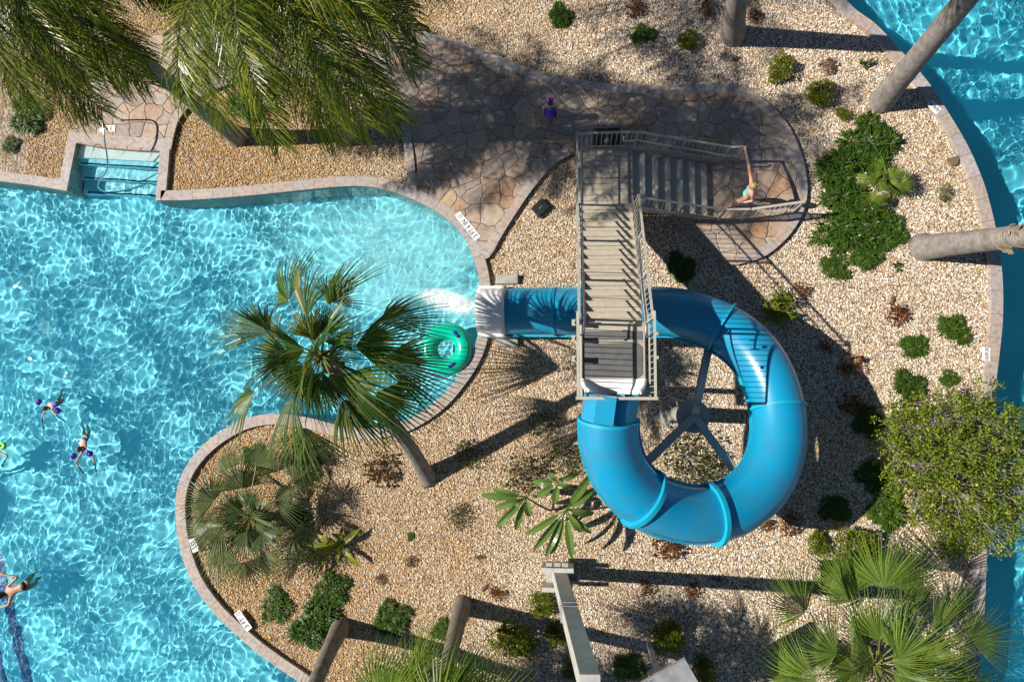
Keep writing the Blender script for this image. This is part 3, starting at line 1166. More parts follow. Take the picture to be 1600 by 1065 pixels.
def tube_section(i0, i1, r0, r1, m, name, fl=True, n=40, ex0=0, ex1=0):
    m_ = MB()
    V = []
    K = i1 - i0
    for i in range(i0, i1 + 1):
        t, s_, u = frame(i)
        f = (i - i0) / K
        r = r0 + (r1 - r0) * f
        for k in range(n):
            a = 2 * PI * k / n
            V.append(CL[i] + s_ * (r * math.cos(a)) + u * (r * math.sin(a)))
    # inner wall
    base = len(V)
    for i in range(i0, i1 + 1):
        t, s_, u = frame(i)
        f = (i - i0) / K
        r = r0 + (r1 - r0) * f - .02
        for k in range(n):
            a = 2 * PI * k / n
            V.append(CL[i] + s_ * (r * math.cos(a)) + u * (r * math.sin(a)))
    F = []
    for i in range(K):
        for k in range(n):
            k2 = (k + 1) % n
            F.append((i * n + k, (i + 1) * n + k, (i + 1) * n + k2, i * n + k2))
            F.append((base + i * n + k, base + i * n + k2, base + (i + 1) * n + k2, base + (i + 1) * n + k))
    for k in range(n):
        k2 = (k + 1) % n
        F.append((k, k2, base + k2, base + k))
        F.append((K * n + k, base + K * n + k, base + K * n + k2, K * n + k2))
    m_.add(V, F)
    o_ = m_.build(name, m, slide, smooth=True)
    if fl:
        for sg in (-1, 1):
            g = MB()
            V, F = [], []
            for i in range(i0, i1 + 1):
                t, s_, u = frame(i)
                r = r0 + (r1 - r0) * (i - i0) / K
                c = CL[i] - u * .10
                for (dr, dz) in ((-.03, .018), (.055, .018), (.055, -.018), (-.03, -.018)):
                    V.append(c + s_ * sg * (r + dr) + u * dz)
            for i in range(K):
                for k in range(4):
                    k2 = (k + 1) % 4
                    q = (i * 4 + k, (i + 1) * 4 + k, (i + 1) * 4 + k2, i * 4 + k2)
                    F.append(q if sg > 0 else q[::-1])
            g.add(V, F)
            b = g
            acc = 0
            for i in range(i0 + 1, i1):
                acc += (CL[i] - CL[i - 1]).length
                if acc > .17:
                    acc = 0
                    t, s_, u = frame(i)
                    r = r0 + (r1 - r0) * (i - i0) / K
                    b.ball(CL[i] - u * .078 + s_ * sg * (r + .035), .012, 6, 4)
            g.build('side_flange', M['slide_lip'], o_, smooth=True)
    return o_


def ring(i, r, w=.035, h=.055, name='joint_flange', m='slide_lip', par=None, d=0.0):
    t, s_, u = frame(i)
    n = 48
    V, F = [], []
    for k in range(n):
        a = 2 * PI * k / n
        rd = s_ * math.cos(a) + u * math.sin(a)
        for (rr, tt) in ((r - .025, -w), (r + h, -w), (r + h, w), (r - .025, w)):
            V.append(CL[i] + rd * rr + t * (tt + d))
    for k in range(n):
        k2 = (k + 1) % n
        for j in range(4):
            j2 = (j + 1) % 4
            F.append((k * 4 + j, k2 * 4 + j, k2 * 4 + j2, k * 4 + j2))
    m_ = MB()
    m_.add(V, F)
    b = m_
    for k in range(0, n, 2):
        a = 2 * PI * (k + .5) / n
        rd = s_ * math.cos(a) + u * math.sin(a)
        b.ball(CL[i] + rd * (r + h * .6) + t * (w + .004 + d), .011, 6, 4)
    return m_.build(name, M[m], par or slide, smooth=True)


joints = [nearest(956, 618), nearest(950, 657), nearest(1003, 777), nearest(1112, 802), nearest(1217, 634), nearest(1125, 511), nearest(985, 487), nearest(865, 487), nearest(788, 487), len(CL) - 1]
RT = .625
for k in range(len(joints) - 2):
    a, b = joints[k], joints[k + 1]
    r = RT if k else .59
    tube_section(a, b, r, r, M['slide'], 'tube_section', fl=k > 0)
ring(joints[1], RT, h=.05)
for k in (2, 3):
    ring(joints[k], RT, w=.05, h=.10)
ring(joints[4], RT, h=.045)
ring(joints[5], RT, w=.03, h=.075)
ring(joints[6], RT, h=.05)
ring(joints[7], RT, h=.03)
# raised cover plate over the start of the tube
a0, a1 = joints[0], joints[1]
m_ = MB()
V, F = [], []
for i in (a0 - 1, a1 - 1):
    t, s_, u = frame(i)
    for (dx, dz) in ((.60, .30), (.56, .46), (.34, .66), (-.06, .72), (-.06, .50)):
        V.append(CL[i] + s_ * dx * -1 * -1 * (-1 if s_.x > 0 else 1) + u * dz)
for k in range(5):
    k2 = (k + 1) % 5
    F.append((k, k2, k2 + 5, k + 5))
F += [(4, 3, 2, 1, 0), (5, 6, 7, 8, 9)]
m_.add(V, F)
m_.build('start_cover', M['slide'], slide)
# white entry tub from the deck into the tube
m_ = MB()
V, F = [], []
NS, NU = 8, 24
cx = (XL + XR) / 2
c0 = CL[joints[0]]
for j in range(NS + 1):
    f = j / NS
    y = Y3 + (c0.y - Y3) * f
    s3 = f * f * (3 - 2 * f)
    for k in range(NU + 1):
        a = PI * k / NU
        fx, fz = -math.cos(a), -math.sin(a)
        # flat tray at the deck, half pipe at the tube
        xa = cx + fx * (XR - XL) * .5
        za = Z2 + .14 * (abs(fx) ** 6) - .02
        xb = c0.x + fx * .58
        zb = c0.z + fz * .58
        V.append((xa + (xb - xa) * s3, y, za + (zb - za) * s3))
for j in range(NS):
    for k in range(NU):
        a = j * (NU + 1) + k
        F.append((a, a + 1, a + NU + 2, a + NU + 1))
m_.add(V, F)
entry = m_.build('entry_tub', M['white'], slide, smooth=True)
sm = entry.modifiers.new('thick', 'SOLIDIFY')
sm.thickness = .03
for x in (XL + .03, XR - .03):
    m_ = MB()
    ys_ = [Y3 - .02, (Y3 + c0.y) / 2, c0.y + .04]
    m_.tube([(x, ys_[0], Z2 + .10), (x + (cx - x) * .06, ys_[1], Z2 + .24), (x + (cx - x) * .22, ys_[2], Z2 + .42)], .05, 10)
    m_.build('tub_rim', M['white'], slide, smooth=True)
# white exit hood: a slightly larger half shell with flat side lips
a, b = joints[8], joints[9]
hood = MB()
prof = []
for k in range(25):
    an = PI * k / 24
    prof.append((math.cos(an) * .60, math.sin(an) ** .8 * .62 + .02))
prof = [(.70, -.50), (.70, .0), (.62, .03)] + prof[1:-1] + [(-.62, .03), (-.70, .0), (-.70, -.50)]
V, F = [], []
np_ = len(prof)
dx_ = CL[b] - CL[a]
for j in range(7):
    f = j / 6
    c = CL[a] + dx_ * f
    for (x, z) in prof:
        V.append(c + Vector((0.02 * (f < .01), -x, z + .08 + .04 * (f > .99))))
for j in range(6):
    for k in range(np_ - 1):
        q = j * np_ + k
        F.append((q, q + 1, q + np_ + 1, q + np_))
hood.add(V, F)
ho = hood.build('exit_hood', M['white'], slide, smooth=True)
ho.modifiers.new('thick', 'SOLIDIFY').thickness = .05
m_ = MB()
m_.box(((CL[a].x + CL[b].x) / 2, CL[b].y, -.06), ((CL[a] - CL[b]).length, 1.3, .06))
m_.build('exit_floor', M['white'], slide)
# concrete footings each side of the mouth
for py in (436, 534):
    c = P(792, py)
    m_ = MB()
    m_.box((c.x, c.y, -.08), (.62, .26, .22), bev=.01)
    tag(m_.build('footing', M['concrete'], None, org=c), 'low concrete footing block on the %s side of the white slide mouth' % ('upper' if py < 500 else 'lower'), 'footing', 'concrete footings beside the slide mouth')

# pillar with three arms
pt = P(1083, 650, 2.62)
zt = 2.62
m_ = MB()
m_.cyl(pt, .44, Z_GRAVEL - .05, Z_GRAVEL + .10, 32)
for k in range(10):
    an = 2 * PI * k / 10 + .2
    m_.cyl(pt + Vector((math.cos(an) * .35, math.sin(an) * .35, 0)), .022, Z_GRAVEL + .10, Z_GRAVEL + .15, 6)
m_.build('base_plate', M['support'], slide)
m_ = MB()
m_.cyl(pt, .20, Z_GRAVEL + .1, zt - .03, 24)
for k in range(8):
    an = 2 * PI * k / 8
    d = Vector((math.cos(an), math.sin(an), 0))
    m_.box(pt - Vector((0, 0, zt)) + d * .27 + Vector((0, 0, Z_GRAVEL + .24)), (.16, .012, .3), (d, Vector((-d.y, d.x, 0)), Vector((0, 0, 1))))
m_.build('pillar', M['support'], slide, smooth=True)
m_ = MB()
m_.cyl(pt, .39, zt - .03, zt + .01, 32)
m_.build('pillar_cap', M['support'], slide)
for (px, py, z) in ((1108, 540, 1.10), (1008, 724, 2.98), (1155, 744, 1.95)):
    e_ = P(px, py, z)
    a = Vector((pt.x, pt.y, zt + .12))
    d = (e_ - a).normalized()
    m_ = MB()
    side = d.cross(Vector((0, 0, 1))).normalized()
    upv = side.cross(d)
    L = (e_ - a).length
    for dz in (-.08, .08):
        m_.box((a + e_) / 2 + upv * dz, (L, .17, .016), (d, side, upv))
    m_.box((a + e_) / 2, (L, .014, .15), (d, side, upv))
    m_.box(a + d * .22 - upv * .09, (.36, .12, .02), (d, side, upv))
    m_.build('support_arm', M['support'], slide)

# ------------------------------------------------------------------ column, roof panel, hatch, rails, signs
cb = P(872, 893, Z_GRAVEL)
ctop = P(922, 1065, 7.2)
ctop.y = cb.y
colm = empty('steel_column', cb, 'tall cream square steel column on bolted crossbars below the slide', 'column')
m_ = MB()
m_.bar(Vector((cb.x, cb.y, Z_GRAVEL)), Vector((ctop.x, ctop.y, 7.2)), .34, .34, up=Vector((0, 1, 0)))
m_.build('shaft', M['beam'], colm)
mid = Vector((cb.x, cb.y, 0)).lerp(Vector((ctop.x, ctop.y, 7.2)), .45)
m_ = MB()
m_.box(mid, (.37, .37, .03))
m_.box(mid + Vector((0, 0, .28)), (.37, .37, .03))
m_.build('splice_plate', M['panel'], colm)
for (dy, w) in ((.24, .84), (-.26, .80)):
    m_ = MB()
    m_.box((cb.x, cb.y + dy, .30), (w, .05, .80), bev=.008)
    m_.box((cb.x, cb.y + dy, .70), (w, .12, .03), bev=.004)
    m_.build('crossbar', M['beam'], colm)
m_ = MB()
m_.box((cb.x, cb.y, .0), (.62, .5, .24), bev=.02)
for dx in (-.22, 0, .2):
    m_.box((cb.x + dx, cb.y + .34, .46), (.17, .12, .2), bev=.01)
m_.build('footing_blocks', M['concrete'], colm)
rp = [P(*p, 3.2) for p in ((1070, 1028), (1106, 1092), (1010, 1150), (965, 1088))]
roof = empty('canopy', (rp[1].x, rp[1].y, 0), 'flat grey canopy roof corner poking in at the bottom edge between shrubs', 'canopy')
m_ = MB()
m_.prism([(p.x, p.y) for p in rp], 3.1, 3.2)
m_.build('roof_panel', M['panel'], roof)
m_ = MB()
ce = (rp[0] + rp[2]) / 2
m_.box((ce.x, ce.y, 1.5), (.12, .12, 3.2))
m_.build('post', M['beam'], roof)

hc = P(845, 325, -.03)
hatch = empty('drain_cover', hc, 'square black utility cover set askew in the gravel left of the stairs', 'cover')
ax = (Vector((math.cos(.75), math.sin(.75), 0)), Vector((-math.sin(.75), math.cos(.75), 0)), Vector((0, 0, 1)))
m_ = MB()
m_.box(hc, (.44, .36, .14), ax, bev=.03)
m_.build('lid', M['black'], hatch)
m_ = MB()
m_.box(hc + Vector((0, 0, .08)), (.12, .035, .02), ax)
m_.build('lift_handle', M['matgrey'], hatch)
# small brown slate lying by the river coping
sl = P(1492, 249, -.06)
m_ = MB()
pp = [P(*q, 0) for q in ((1481, 247), (1504, 240), (1496, 257), (1490, 258))]
m_.prism([(q.x, q.y) for q in pp], -.10, -.03)
tag(m_.build('stone_slab', mat('brown_slate', (.16, .11, .07), .8), None, org=sl), 'small dark brown triangular stone slab on gravel beside the river coping', 'stone')
# edging strip running from the path into the gravel
m_ = MB()
ed = smoothline(W([(1092, 352), (1118, 382), (1143, 414), (1168, 448), (1192, 492)], -.075), 5)
for a, b in zip(ed[:-1], ed[1:]):
    m_.bar(a, b, .035, .05)
tag(m_.build('edging_strip', M['concrete'], None, org=ed[0]), 'thin pale edging strip curving through the gravel below the path tip', 'edging')

# stainless pool grab rail
g0 = P(190, 188, 0)
rail = empty('pool_grab_rail', g0, 'stainless steel grab rail descending over the submerged pool steps', 'handrail')
gb = P(172, 300, -.75)
gt = P(155, 172, .92)
m_ = MB()
pts = smoothline([Vector((g0.x, g0.y, 0)), Vector((g0.x - .02, g0.y + .02, .5)), Vector((g0.x - .03, g0.y + .0, .86)), Vector((gt.x + .1, gt.y - .15, .93)), P(163, 215, .82), P(168, 262, .35), Vector((gb.x, gb.y, -.2)), Vector((gb.x, gb.y - .05, -1.2))], 6)
m_.tube(pts, .024, 10)
m_.build('rail_tube', M['chrome'], rail, smooth=True)
m_ = MB()
m_.cyl(g0, .06, 0.0, .025, 20, .045)
m_.build('escutcheon', M['chrome'], rail, smooth=True)


def sign(px, py, w, h, ang, text, label, z=.006, size=.18, icon=False, squeeze=1.0):
    c = P(px, py, z)
    a = R_(ang)
    ax = (Vector((math.cos(a), math.sin(a), 0)), Vector((-math.sin(a), math.cos(a), 0)), Vector((0, 0, 1)))
    root = empty('pool_sign', c, label, 'sign')
    m_ = MB()
    m_.box(c, (w, h, .016), ax, bev=.003)
    m_.build('tile', M['sign'], root)
    cu = bpy.data.curves.new('lettering', 'FONT')
    cu.body = text
    cu.size = size
    cu.align_x = 'CENTER'
    cu.align_y = 'CENTER'
    cu.offset = .004
    to = bpy.data.objects.new('lettering', cu)
    col.objects.link(to)
    bpy.context.view_layer.update()
    me = bpy.data.meshes.new_from_object(to)
    bpy.data.objects.remove(to)
    me.name = 'lettering'
    me.materials.clear()
    me.materials.append(M['ink'])
    lo = bpy.data.objects.new('lettering', me)
    col.objects.link(lo)
    lo.parent = root
    sh = -.1 * w if icon else 0
    lo.location = ax[0] * sh + Vector((0, 0, .0095))
    lo.rotation_euler = (0, 0, a)
    lo.scale = (squeeze, 1.0, 1)
    if icon:
        m_ = MB()
        cc = c + ax[0] * (w * .38) + Vector((0, 0, .011))
        m_.tube([cc + Vector((math.cos(t) * .05, math.sin(t) * .05, 0)) for t in np.linspace(0, 2 * PI, 21)[:-1]], .006, 5, closed=True)
        m_.bar(cc + Vector((-.035, -.035, 0)), cc + Vector((.035, .035, 0)), .008, .004)
        m_.build('no_diving_icon', M['inkred'], root)
    return root


sign(168, 201, .50, .2, 180, '3 FT', 'white depth tile reading 3 FT above the pool steps')
sign(731, 353, .96, .2, 129, '3 FT 6 IN', 'white depth tile reading 3 FT 6 IN on the coping near the slide mouth', icon=True, size=.20, squeeze=.80)
sign(380, 969, .62, .2, 129, '3 FT', 'white depth tile reading 3 FT on the lower left pool coping', icon=True)
sign(303, 851, .40, .2, 112, '3 FT', 'white depth tile half hidden by the grey-green palm fronds', squeeze=.7)
sign(1460, 168, .36, .20, -50, 'NO ENTRY', 'white NO ENTRY tile on gravel edge by the upper right river coping', size=.13, squeeze=.52)
sign(1541, 553, .36, .20, -95, 'NO ENTRY', 'white NO ENTRY tile beside the lower river coping right of the gravel', size=.13, squeeze=.52)


# ------------------------------------------------------------------ palms
UP = Vector((0, 0, 1))


def fan_leaf(mb, base, fwd, nrm, L, nseg=34, spread=150, droop=.35, fold=.25, wind=None, r=random, wfac=1.0):
    fwd = fwd.normalized()
    nrm = (nrm - fwd * nrm.dot(fwd)).normalized()
    side = nrm.cross(fwd)
    wind = wind or Vector((0, 0, 0))
    da = 2 * spread / nseg
    st_ = (0.02, .42, .72, .88, 1.0)
    wd = (.05, .95, .46, .22, 0.0)
    for i in range(nseg):
        a = R_(-spread + da * (i + .5))
        ca, sa = math.cos(a), math.sin(a)
        l = L * (.72 + .28 * math.cos(a * .55)) * r.uniform(.88, 1.06)
        dirv = fwd * ca + side * sa
        tang = side * ca - fwd * sa
        w0 = l * .42 * R_(da) * .5 * wfac
        dr = droop * r.uniform(.6, 1.5)
        tw = r.uniform(-.5, .5)
        V = []
        for t, w in zip(st_, wd):
            rr = l * t
            p = base + dirv * rr
            p = p - nrm * (fold * abs(sa) * rr * .55) - UP * (dr * l * t ** 3) + wind * (l * t ** 2.5)
            p = p + tang * (tw * .06 * l * max(0, t - .5))
            hw = w0 * w
            if t >= 1:
                V.append(p)
            else:
                V += [p - tang * hw, p + nrm * hw * .75, p + tang * hw]
        F = []
        for k in range(3):
            q = k * 3
            F += [(q, q + 1, q + 4, q + 3), (q + 1, q + 2, q + 5, q + 4)]
        F += [(9, 10, 12), (10, 11, 12)]
        mb.add(V, F)


def proj(p):
    v = CR.conjugated() @ (Vector(p) - Vector((0, 0, H)))
    return 800 - v.x * FPX / v.z, 532.5 + v.y * FPX / v.z


def trunk_mesh(name, pts, r0, r1, m, parent, flare=1.35, skirt=False):
    c = smoothline(pts, 10)
    n = len(c)
    rad = []
    rr = random.Random(int(abs(pts[0].x) * 100))
    for i in range(n):
        f = i / (n - 1)
        rad.append((r0 + (r1 - r0) * min(1, f * 1.6)) * (1 + (flare - 1) * math.exp(-f * 12)) * rr.uniform(.985, 1.015))
    m_ = MB()
    m_.tube(c, rad, 20)
    o_ = m_.build(name, m, parent, smooth='all')
    return o_, c


def fan_palm(base_px, crown_px, zc, r0, label, n=30, L=.85, pet=.75, r1=None, m='palm', tm='trunk_grey', bend=None, seed=1, group=None,
             nseg=34, el=(78, -48), wind=None, droop=.4, name='fan_palm', trunk=True, spread=140, azs=None, boots=10, wfac=1.0, roll=.9, inner=8):
    r = random.Random(seed)
    b = P(*base_px, Z_GRAVEL)
    c = P(*crown_px, zc)
    root = empty(name, b, label, 'palm tree', group)
    mid = b.lerp(c, .5) + Vector((bend or (0, 0, 0)))
    if trunk:
        _, cl = trunk_mesh('trunk', [b - Vector((0, 0, .1)), b.lerp(mid, .5) + (mid - b.lerp(c, .5)) * .3, mid, c.lerp(mid, .4), c], r0, r1 or r0 * .7, M[tm], root)
        if boots:
            m_ = MB()
            ax = (cl[-1] - cl[-4]).normalized()
            for i in range(boots * 2):
                a = i * 2.4
                d = Vector((math.cos(a), math.sin(a), 0))
                p0 = c - ax * (.12 + .035 * i) + d * (r1 or r0 * .7) * .8
                m_.bar(p0, p0 + d * .10 + ax * .16, .09, .03)
            m_.build('old_leaf_bases', M['boot'], root)
    if boots == 14:                          # ragged leaf bases still clinging part way up
        m_ = MB()
        for q0, q1 in zip(cl[:-1], cl[1:]):
            x_, _ = proj(q0)
            if 1565 < x_ < 1800:
                ax = (q1 - q0).normalized()
                for k in range(7):
                    a = r.uniform(0, 6.28)
                    sdd = ax.cross(UP).normalized()
                    d = sdd * math.cos(a) + sdd.cross(ax) * math.sin(a)
                    p0 = q0.lerp(q1, r.random()) + d * .2
                    m_.bar(p0, p0 + d * r.uniform(.08, .20) + ax * r.uniform(.12, .3), .10, .025)
        m_.build('ragged_leaf_bases', M['boot'], root)
    lf, pt_ = MB(), MB()
    for i in range(-inner, n):
        f = max(0, i) / (n - 1)
        az = i * 2.399963 + r.uniform(-.2, .2) if azs is None else R_(azs[i % len(azs)]) + r.uniform(-.1, .1)
        e_ = R_(el[0] + (el[1] - el[0]) * f ** .85 + r.uniform(-7, 7))
        if i < 0:
            e_ = R_(r.uniform(15, 60))
        h = Vector((math.cos(az), math.sin(az), 0))
        d = h * math.cos(e_) + UP * math.sin(e_)
        pl = pet * r.uniform(.8, 1.15) * (.30 + .70 * min(1, f * 1.6))
        d2 = (d - UP * .35).normalized()
        p1 = c + d * pl * .55
        p2 = p1 + d2 * pl * .45
        pt_.tube([c, p1, p2], [.018, .014, .01], 5, cap=False)
        d3 = (d2 - UP * .15).normalized()
        nr = UP if abs(d3.z) < .9 else -h
        sdv = d3.cross(UP).normalized()
        nr = (nr + h * .3 + sdv * r.choice((-1, 1)) * r.uniform(.1, roll)).normalized()
        w = (wind if wind else Vector((0, 0, 0)))
        fan_leaf(lf, p2, d3, nr, L * r.uniform(.78, 1.12) * (.66 if i < 0 else 1), nseg, spread, droop, r.uniform(.25, .7), w, r, wfac)
    crown = lf.build('crown', M[m], root)
    pt_.build('leaf_stalks', M['petiole'], crown)
    return root


def feather_palm(base_px, crown_px, zc, r0, label, n=28, L=3.2, seed=1, wind=Vector((.6, -.62, -.3)), bend=None, ll=.75, group=None, nl=80, azbias=None):
    r = random.Random(seed)
    b = P(*base_px, Z_GRAVEL)
    c = P(*crown_px, zc)
    root = empty('feather_palm', b, label, 'palm tree', group)
    mid = b.lerp(c, .5) + Vector(bend or (0, 0, 0))
    trunk_mesh('trunk', [b - Vector((0, 0, .1)), b.lerp(mid, .5) + (mid - b.lerp(c, .5)) * .3, mid, c.lerp(mid, .4), c], r0, r0 * .72, M['trunk_grey'], root, 1.4)
    lf, rc = MB(), MB()
    for i in range(n):
        f = i / (n - 1)
        az = i * 2.399963 + r.uniform(-.25, .25)
        e_ = R_(72 - 100 * f + r.uniform(-8, 8))
        h = Vector((math.cos(az), math.sin(az), 0))
        d = h * math.cos(e_) + UP * math.sin(e_)
        Li = L * r.uniform(.82, 1.08)
        pts = [c.copy()]
        p = c.copy()
        K = 12
        for k in range(K):
            g = (k + 1) / K
            d = (d - UP * (.10 + .10 * g) + wind * (.11 * g)).normalized()
            p = p + d * (Li / K)
            pts.append(p.copy())
        rc.tube(pts, [.03 * (1 - .8 * k / K) for k in range(K + 1)], 5, cap=False)
        for k in range(nl):
            s = .10 + .90 * (k + r.random()) / nl
            q = s * K
            j = min(K - 1, int(q))
            p = pts[j].lerp(pts[j + 1], q - j)
            t = (pts[j + 1] - pts[j]).normalized()
            sd = t.cross(UP).normalized()
            u = sd.cross(t)
            for sg in (-1, 1):
                an = r.uniform(-.7, .9)
                dl = (sd * sg * math.cos(an) + u * math.sin(an) + t * (.45 + .5 * s)).normalized()
                l = ll * (math.sin(PI * (.12 + .80 * s)) ** .6) * r.uniform(.6, 1.25)
                jw = wind * r.uniform(.6, 1.35) + Vector((r.gauss(0, .16), r.gauss(0, .16), r.gauss(0, .12)))
                a0 = p
                d1 = (dl + jw * .35).normalized()
                a1 = p + d1 * l * .42
                d2 = (dl * .7 + jw * .9 - UP * .25).normalized()
                a2 = a1 + d2 * l * .33
                d3 = (dl * .25 + jw * 1.3 - UP * .7).normalized()
                a3 = a2 + d3 * l * .27
                wv = dl.cross(u if abs(dl.dot(u)) < .9 else t).normalized() * .0095
                lf.add([a0 - wv * .6, a0 + wv * .6, a1 - wv, a1 + wv, a2 - wv * .8, a2 + wv * .8, a3], [(0, 1, 3, 2), (2, 3, 5, 4), (4, 5, 6)])
    crown = lf.build('crown', M['queen'], root)
    rc.build('leaf_ribs', M['petiole'], crown)
    return root


WF = Vector((.10, -.08, 0))
fan_palm((668, 748), (503, 556), 5.3, .21, 'tall green fan palm leaning over the pool edge beside the green float ring', n=20, L=1.62, pet=1.40, r1=.15, bend=(.2, .1, 0), seed=5, nseg=21,
         el=(80, -22), wind=WF, droop=.30, spread=52, wfac=1.1, roll=1.1, inner=11)
fan_palm((532, 978), (430, 1235), 5.2, .235, 'fan palm with thick dark trunk rising at the bottom edge by the lower left coping', n=34, L=1.0, pet=.95, tm='trunk_brown', seed=8, bend=(0, .15, 0), spread=110)
fan_palm((722, 945), (668, 1165), 5.4, .23, 'fan palm with short visible trunk right of the dark trunked one at the bottom edge', n=28, L=1.15, pet=1.35, tm='trunk_brown', seed=9, el=(78, -25), m='palm_light', wind=Vector((.14, .08, 0)), spread=105, droop=.5)
fan_palm((1362, 1020), (1366, 1036), 1.7, .16, 'broad low fan palm with long yellow stalks in the lower right corner', n=28, L=1.45, pet=1.95, m='palm_big', tm='trunk_brown', seed=12, nseg=34, el=(62, 4),
         wind=Vector((.26, .05, 0)), droop=.26, spread=78, wfac=.9)
fan_palm((388, 812), (392, 806), .75, .12, 'grey-green low palm overhanging the lower left pool coping', n=18, L=1.05, pet=1.30, m='palm_blue', tm='trunk_brown', seed=15, nseg=30, el=(70, 2),
         wind=Vector((.05, -.12, 0)), droop=.25, spread=88, boots=6)
fan_palm((1382, 285), (1382, 283), .28, .05, 'small bright yellow-green fan palm amid the dark fern clump right of the stairs', n=11, L=.42, pet=.48, m='palm_light', seed=17, nseg=22, el=(70, 5), droop=.12, boots=0, name='young_fan_palm')
# palms whose crowns stand outside the picture
fan_palm((1146, 55), (1204, -520), 10.5, .28, 'thick grey palm trunk at the top edge left of the river', n=36, L=1.05, pet=1.0, seed=21, bend=(0, 0, 0), boots=0)
fan_palm((1378, 158), (1680, -210), 7.6, .28, 'long grey palm trunk leaning over the river in the upper right', n=36, L=1.05, pet=1.0, seed=22, r1=.24, boots=0)
fan_palm((1443, 386), (1900, 336), 6.6, .30, 'grey palm trunk with ragged leaf bases leaning across the right coping', n=36, L=1.05, pet=1.0, seed=23, r1=.25, boots=14)
feather_palm((372, 214), (20, -75), 7.2, .25, 'curved feather palm trunk crossing the entry path with windblown fronds in the upper left corner', n=34, seed=31, L=3.4, bend=(.25, -.25, 0), nl=130, ll=1.05)
feather_palm((540, 212), (425, -62), 7.6, .26, 'feather palm with fronds streaming over the planting bed left of the path', n=34, seed=32, L=3.7, bend=(.15, -.1, 0), nl=130, ll=1.05)
feather_palm((625, -95), (560, -330), 6.8, .24, 'feather palm standing beyond the top edge', n=26, seed=33, L=3.1, nl=60)
fan_palm((-470, 800), (-800, 830), 5.0, .22, 'fan palm standing off the left edge beside the pool', n=30, seed=41)


# ------------------------------------------------------------------ shrubs
def blade(mb, p, d, L, w, droop, r, nst=3):
    side = d.cross(UP)
    side = side.normalized() if side.length > .05 else Vector((1, 0, 0))
    V = []
    for k in range(nst + 1):
        t = k / nst
        q = p + d * (L * t) - UP * (droop * L * t * t)
        if k == nst:
            V.append(q)
        else:
            ww = w * (math.sin(PI * (.25 + .6 * t)))
            V += [q - side * ww, q + side * ww]
    F = [(2 * k, 2 * k + 1, 2 * k + 3, 2 * k + 2) for k in range(nst - 1)] + [(2 * nst - 2, 2 * nst - 1, 2 * nst)]
    mb.add(V, F)


def fern_shrub(name, m, seed, nfr=38, R=1.0, leaf=.20, lw=.018):
    """unit shrub of arching feathery fronds, radius about 1"""
    r = random.Random(seed)
    mb = MB()
    tw = MB()
    for i in range(nfr):
        az = i * 2.399 + r.uniform(-.3, .3)
        e_ = R_(r.uniform(10, 85))
        h = Vector((math.cos(az), math.sin(az), 0))
        d = h * math.cos(e_) + UP * math.sin(e_)
        L = R * r.uniform(.45, 1.0)
        p = Vector((r.uniform(-.28, .28), r.uniform(-.28, .28), 0))
        pts = [p]
        for k in range(6):
            d = (d - UP * .13).normalized()
            p = p + d * L / 6
            pts.append(p)
        tw.tube(pts, [.014] * 6 + [.006], 3, cap=False)
        for k in range(22):
            s = .15 + .85 * k / 22
            q = s * 6
            j = min(5, int(q))
            pp = pts[j].lerp(pts[j + 1], q - j)
            t = (pts[j + 1] - pts[j]).normalized()
            sd = t.cross(UP).normalized()
            for sg in (-1, 1):
                dl = (sd * sg + t * r.uniform(.6, 1.4) + UP * r.uniform(-.2, 1.0)).normalized()
                blade(mb, pp, dl, leaf * (1.15 - .5 * s) * r.uniform(.7, 1.2), lw, .1, r, 2)
    o_ = mb.build(name, M[m])
    tw.build('stems', M['twig'], o_)
    return o_


def blade_shrub(name, m, seed, n=900, leaf=.30, lw=.026, lobes=7):
    r = random.Random(seed)
    mb, tw = MB(), MB()
    L = [(Vector((0, 0, 0)), .46)]
    for i in range(lobes):
        a = i * 2.4 + r.uniform(-.7, .7)
        q = r.uniform(.30, .78)
        L.append((Vector((math.cos(a) * q, math.sin(a) * q, 0)), r.uniform(.18, .40)))
    for i in range(n):
        c, R = r.choice(L)
        a, q = r.uniform(0, 6.283), r.random() ** .5
        off = Vector((math.cos(a) * q * R, math.sin(a) * q * R, 0))
        hgt = .75 * math.sqrt(max(.03, 1 - q * q)) * R * 1.3 * r.uniform(.35, 1.0)
        p = c + off + UP * hgt
        d = (off.normalized() * (.35 + q) + UP * r.uniform(.2, 1.1) + Vector((r.gauss(0, .3), r.gauss(0, .3), 0))).normalized()
        blade(mb, p, d, leaf * (r.uniform(.5, 1.15) if r.random() < .9 else r.uniform(1.2, 1.9)), lw * .85, .5, r, 3)
    for i in range(16):
        a = i * .4
        tw.tube([Vector((0, 0, 0)), Vector((math.cos(a) * .2, math.sin(a) * .2, .12)), Vector((math.cos(a) * .4, math.sin(a) * .4, .14))], [.02, .014, .006], 4, cap=False)
    o_ = mb.build(name, M[m])
    tw.build('stems', M['twig'], o_)
    return o_


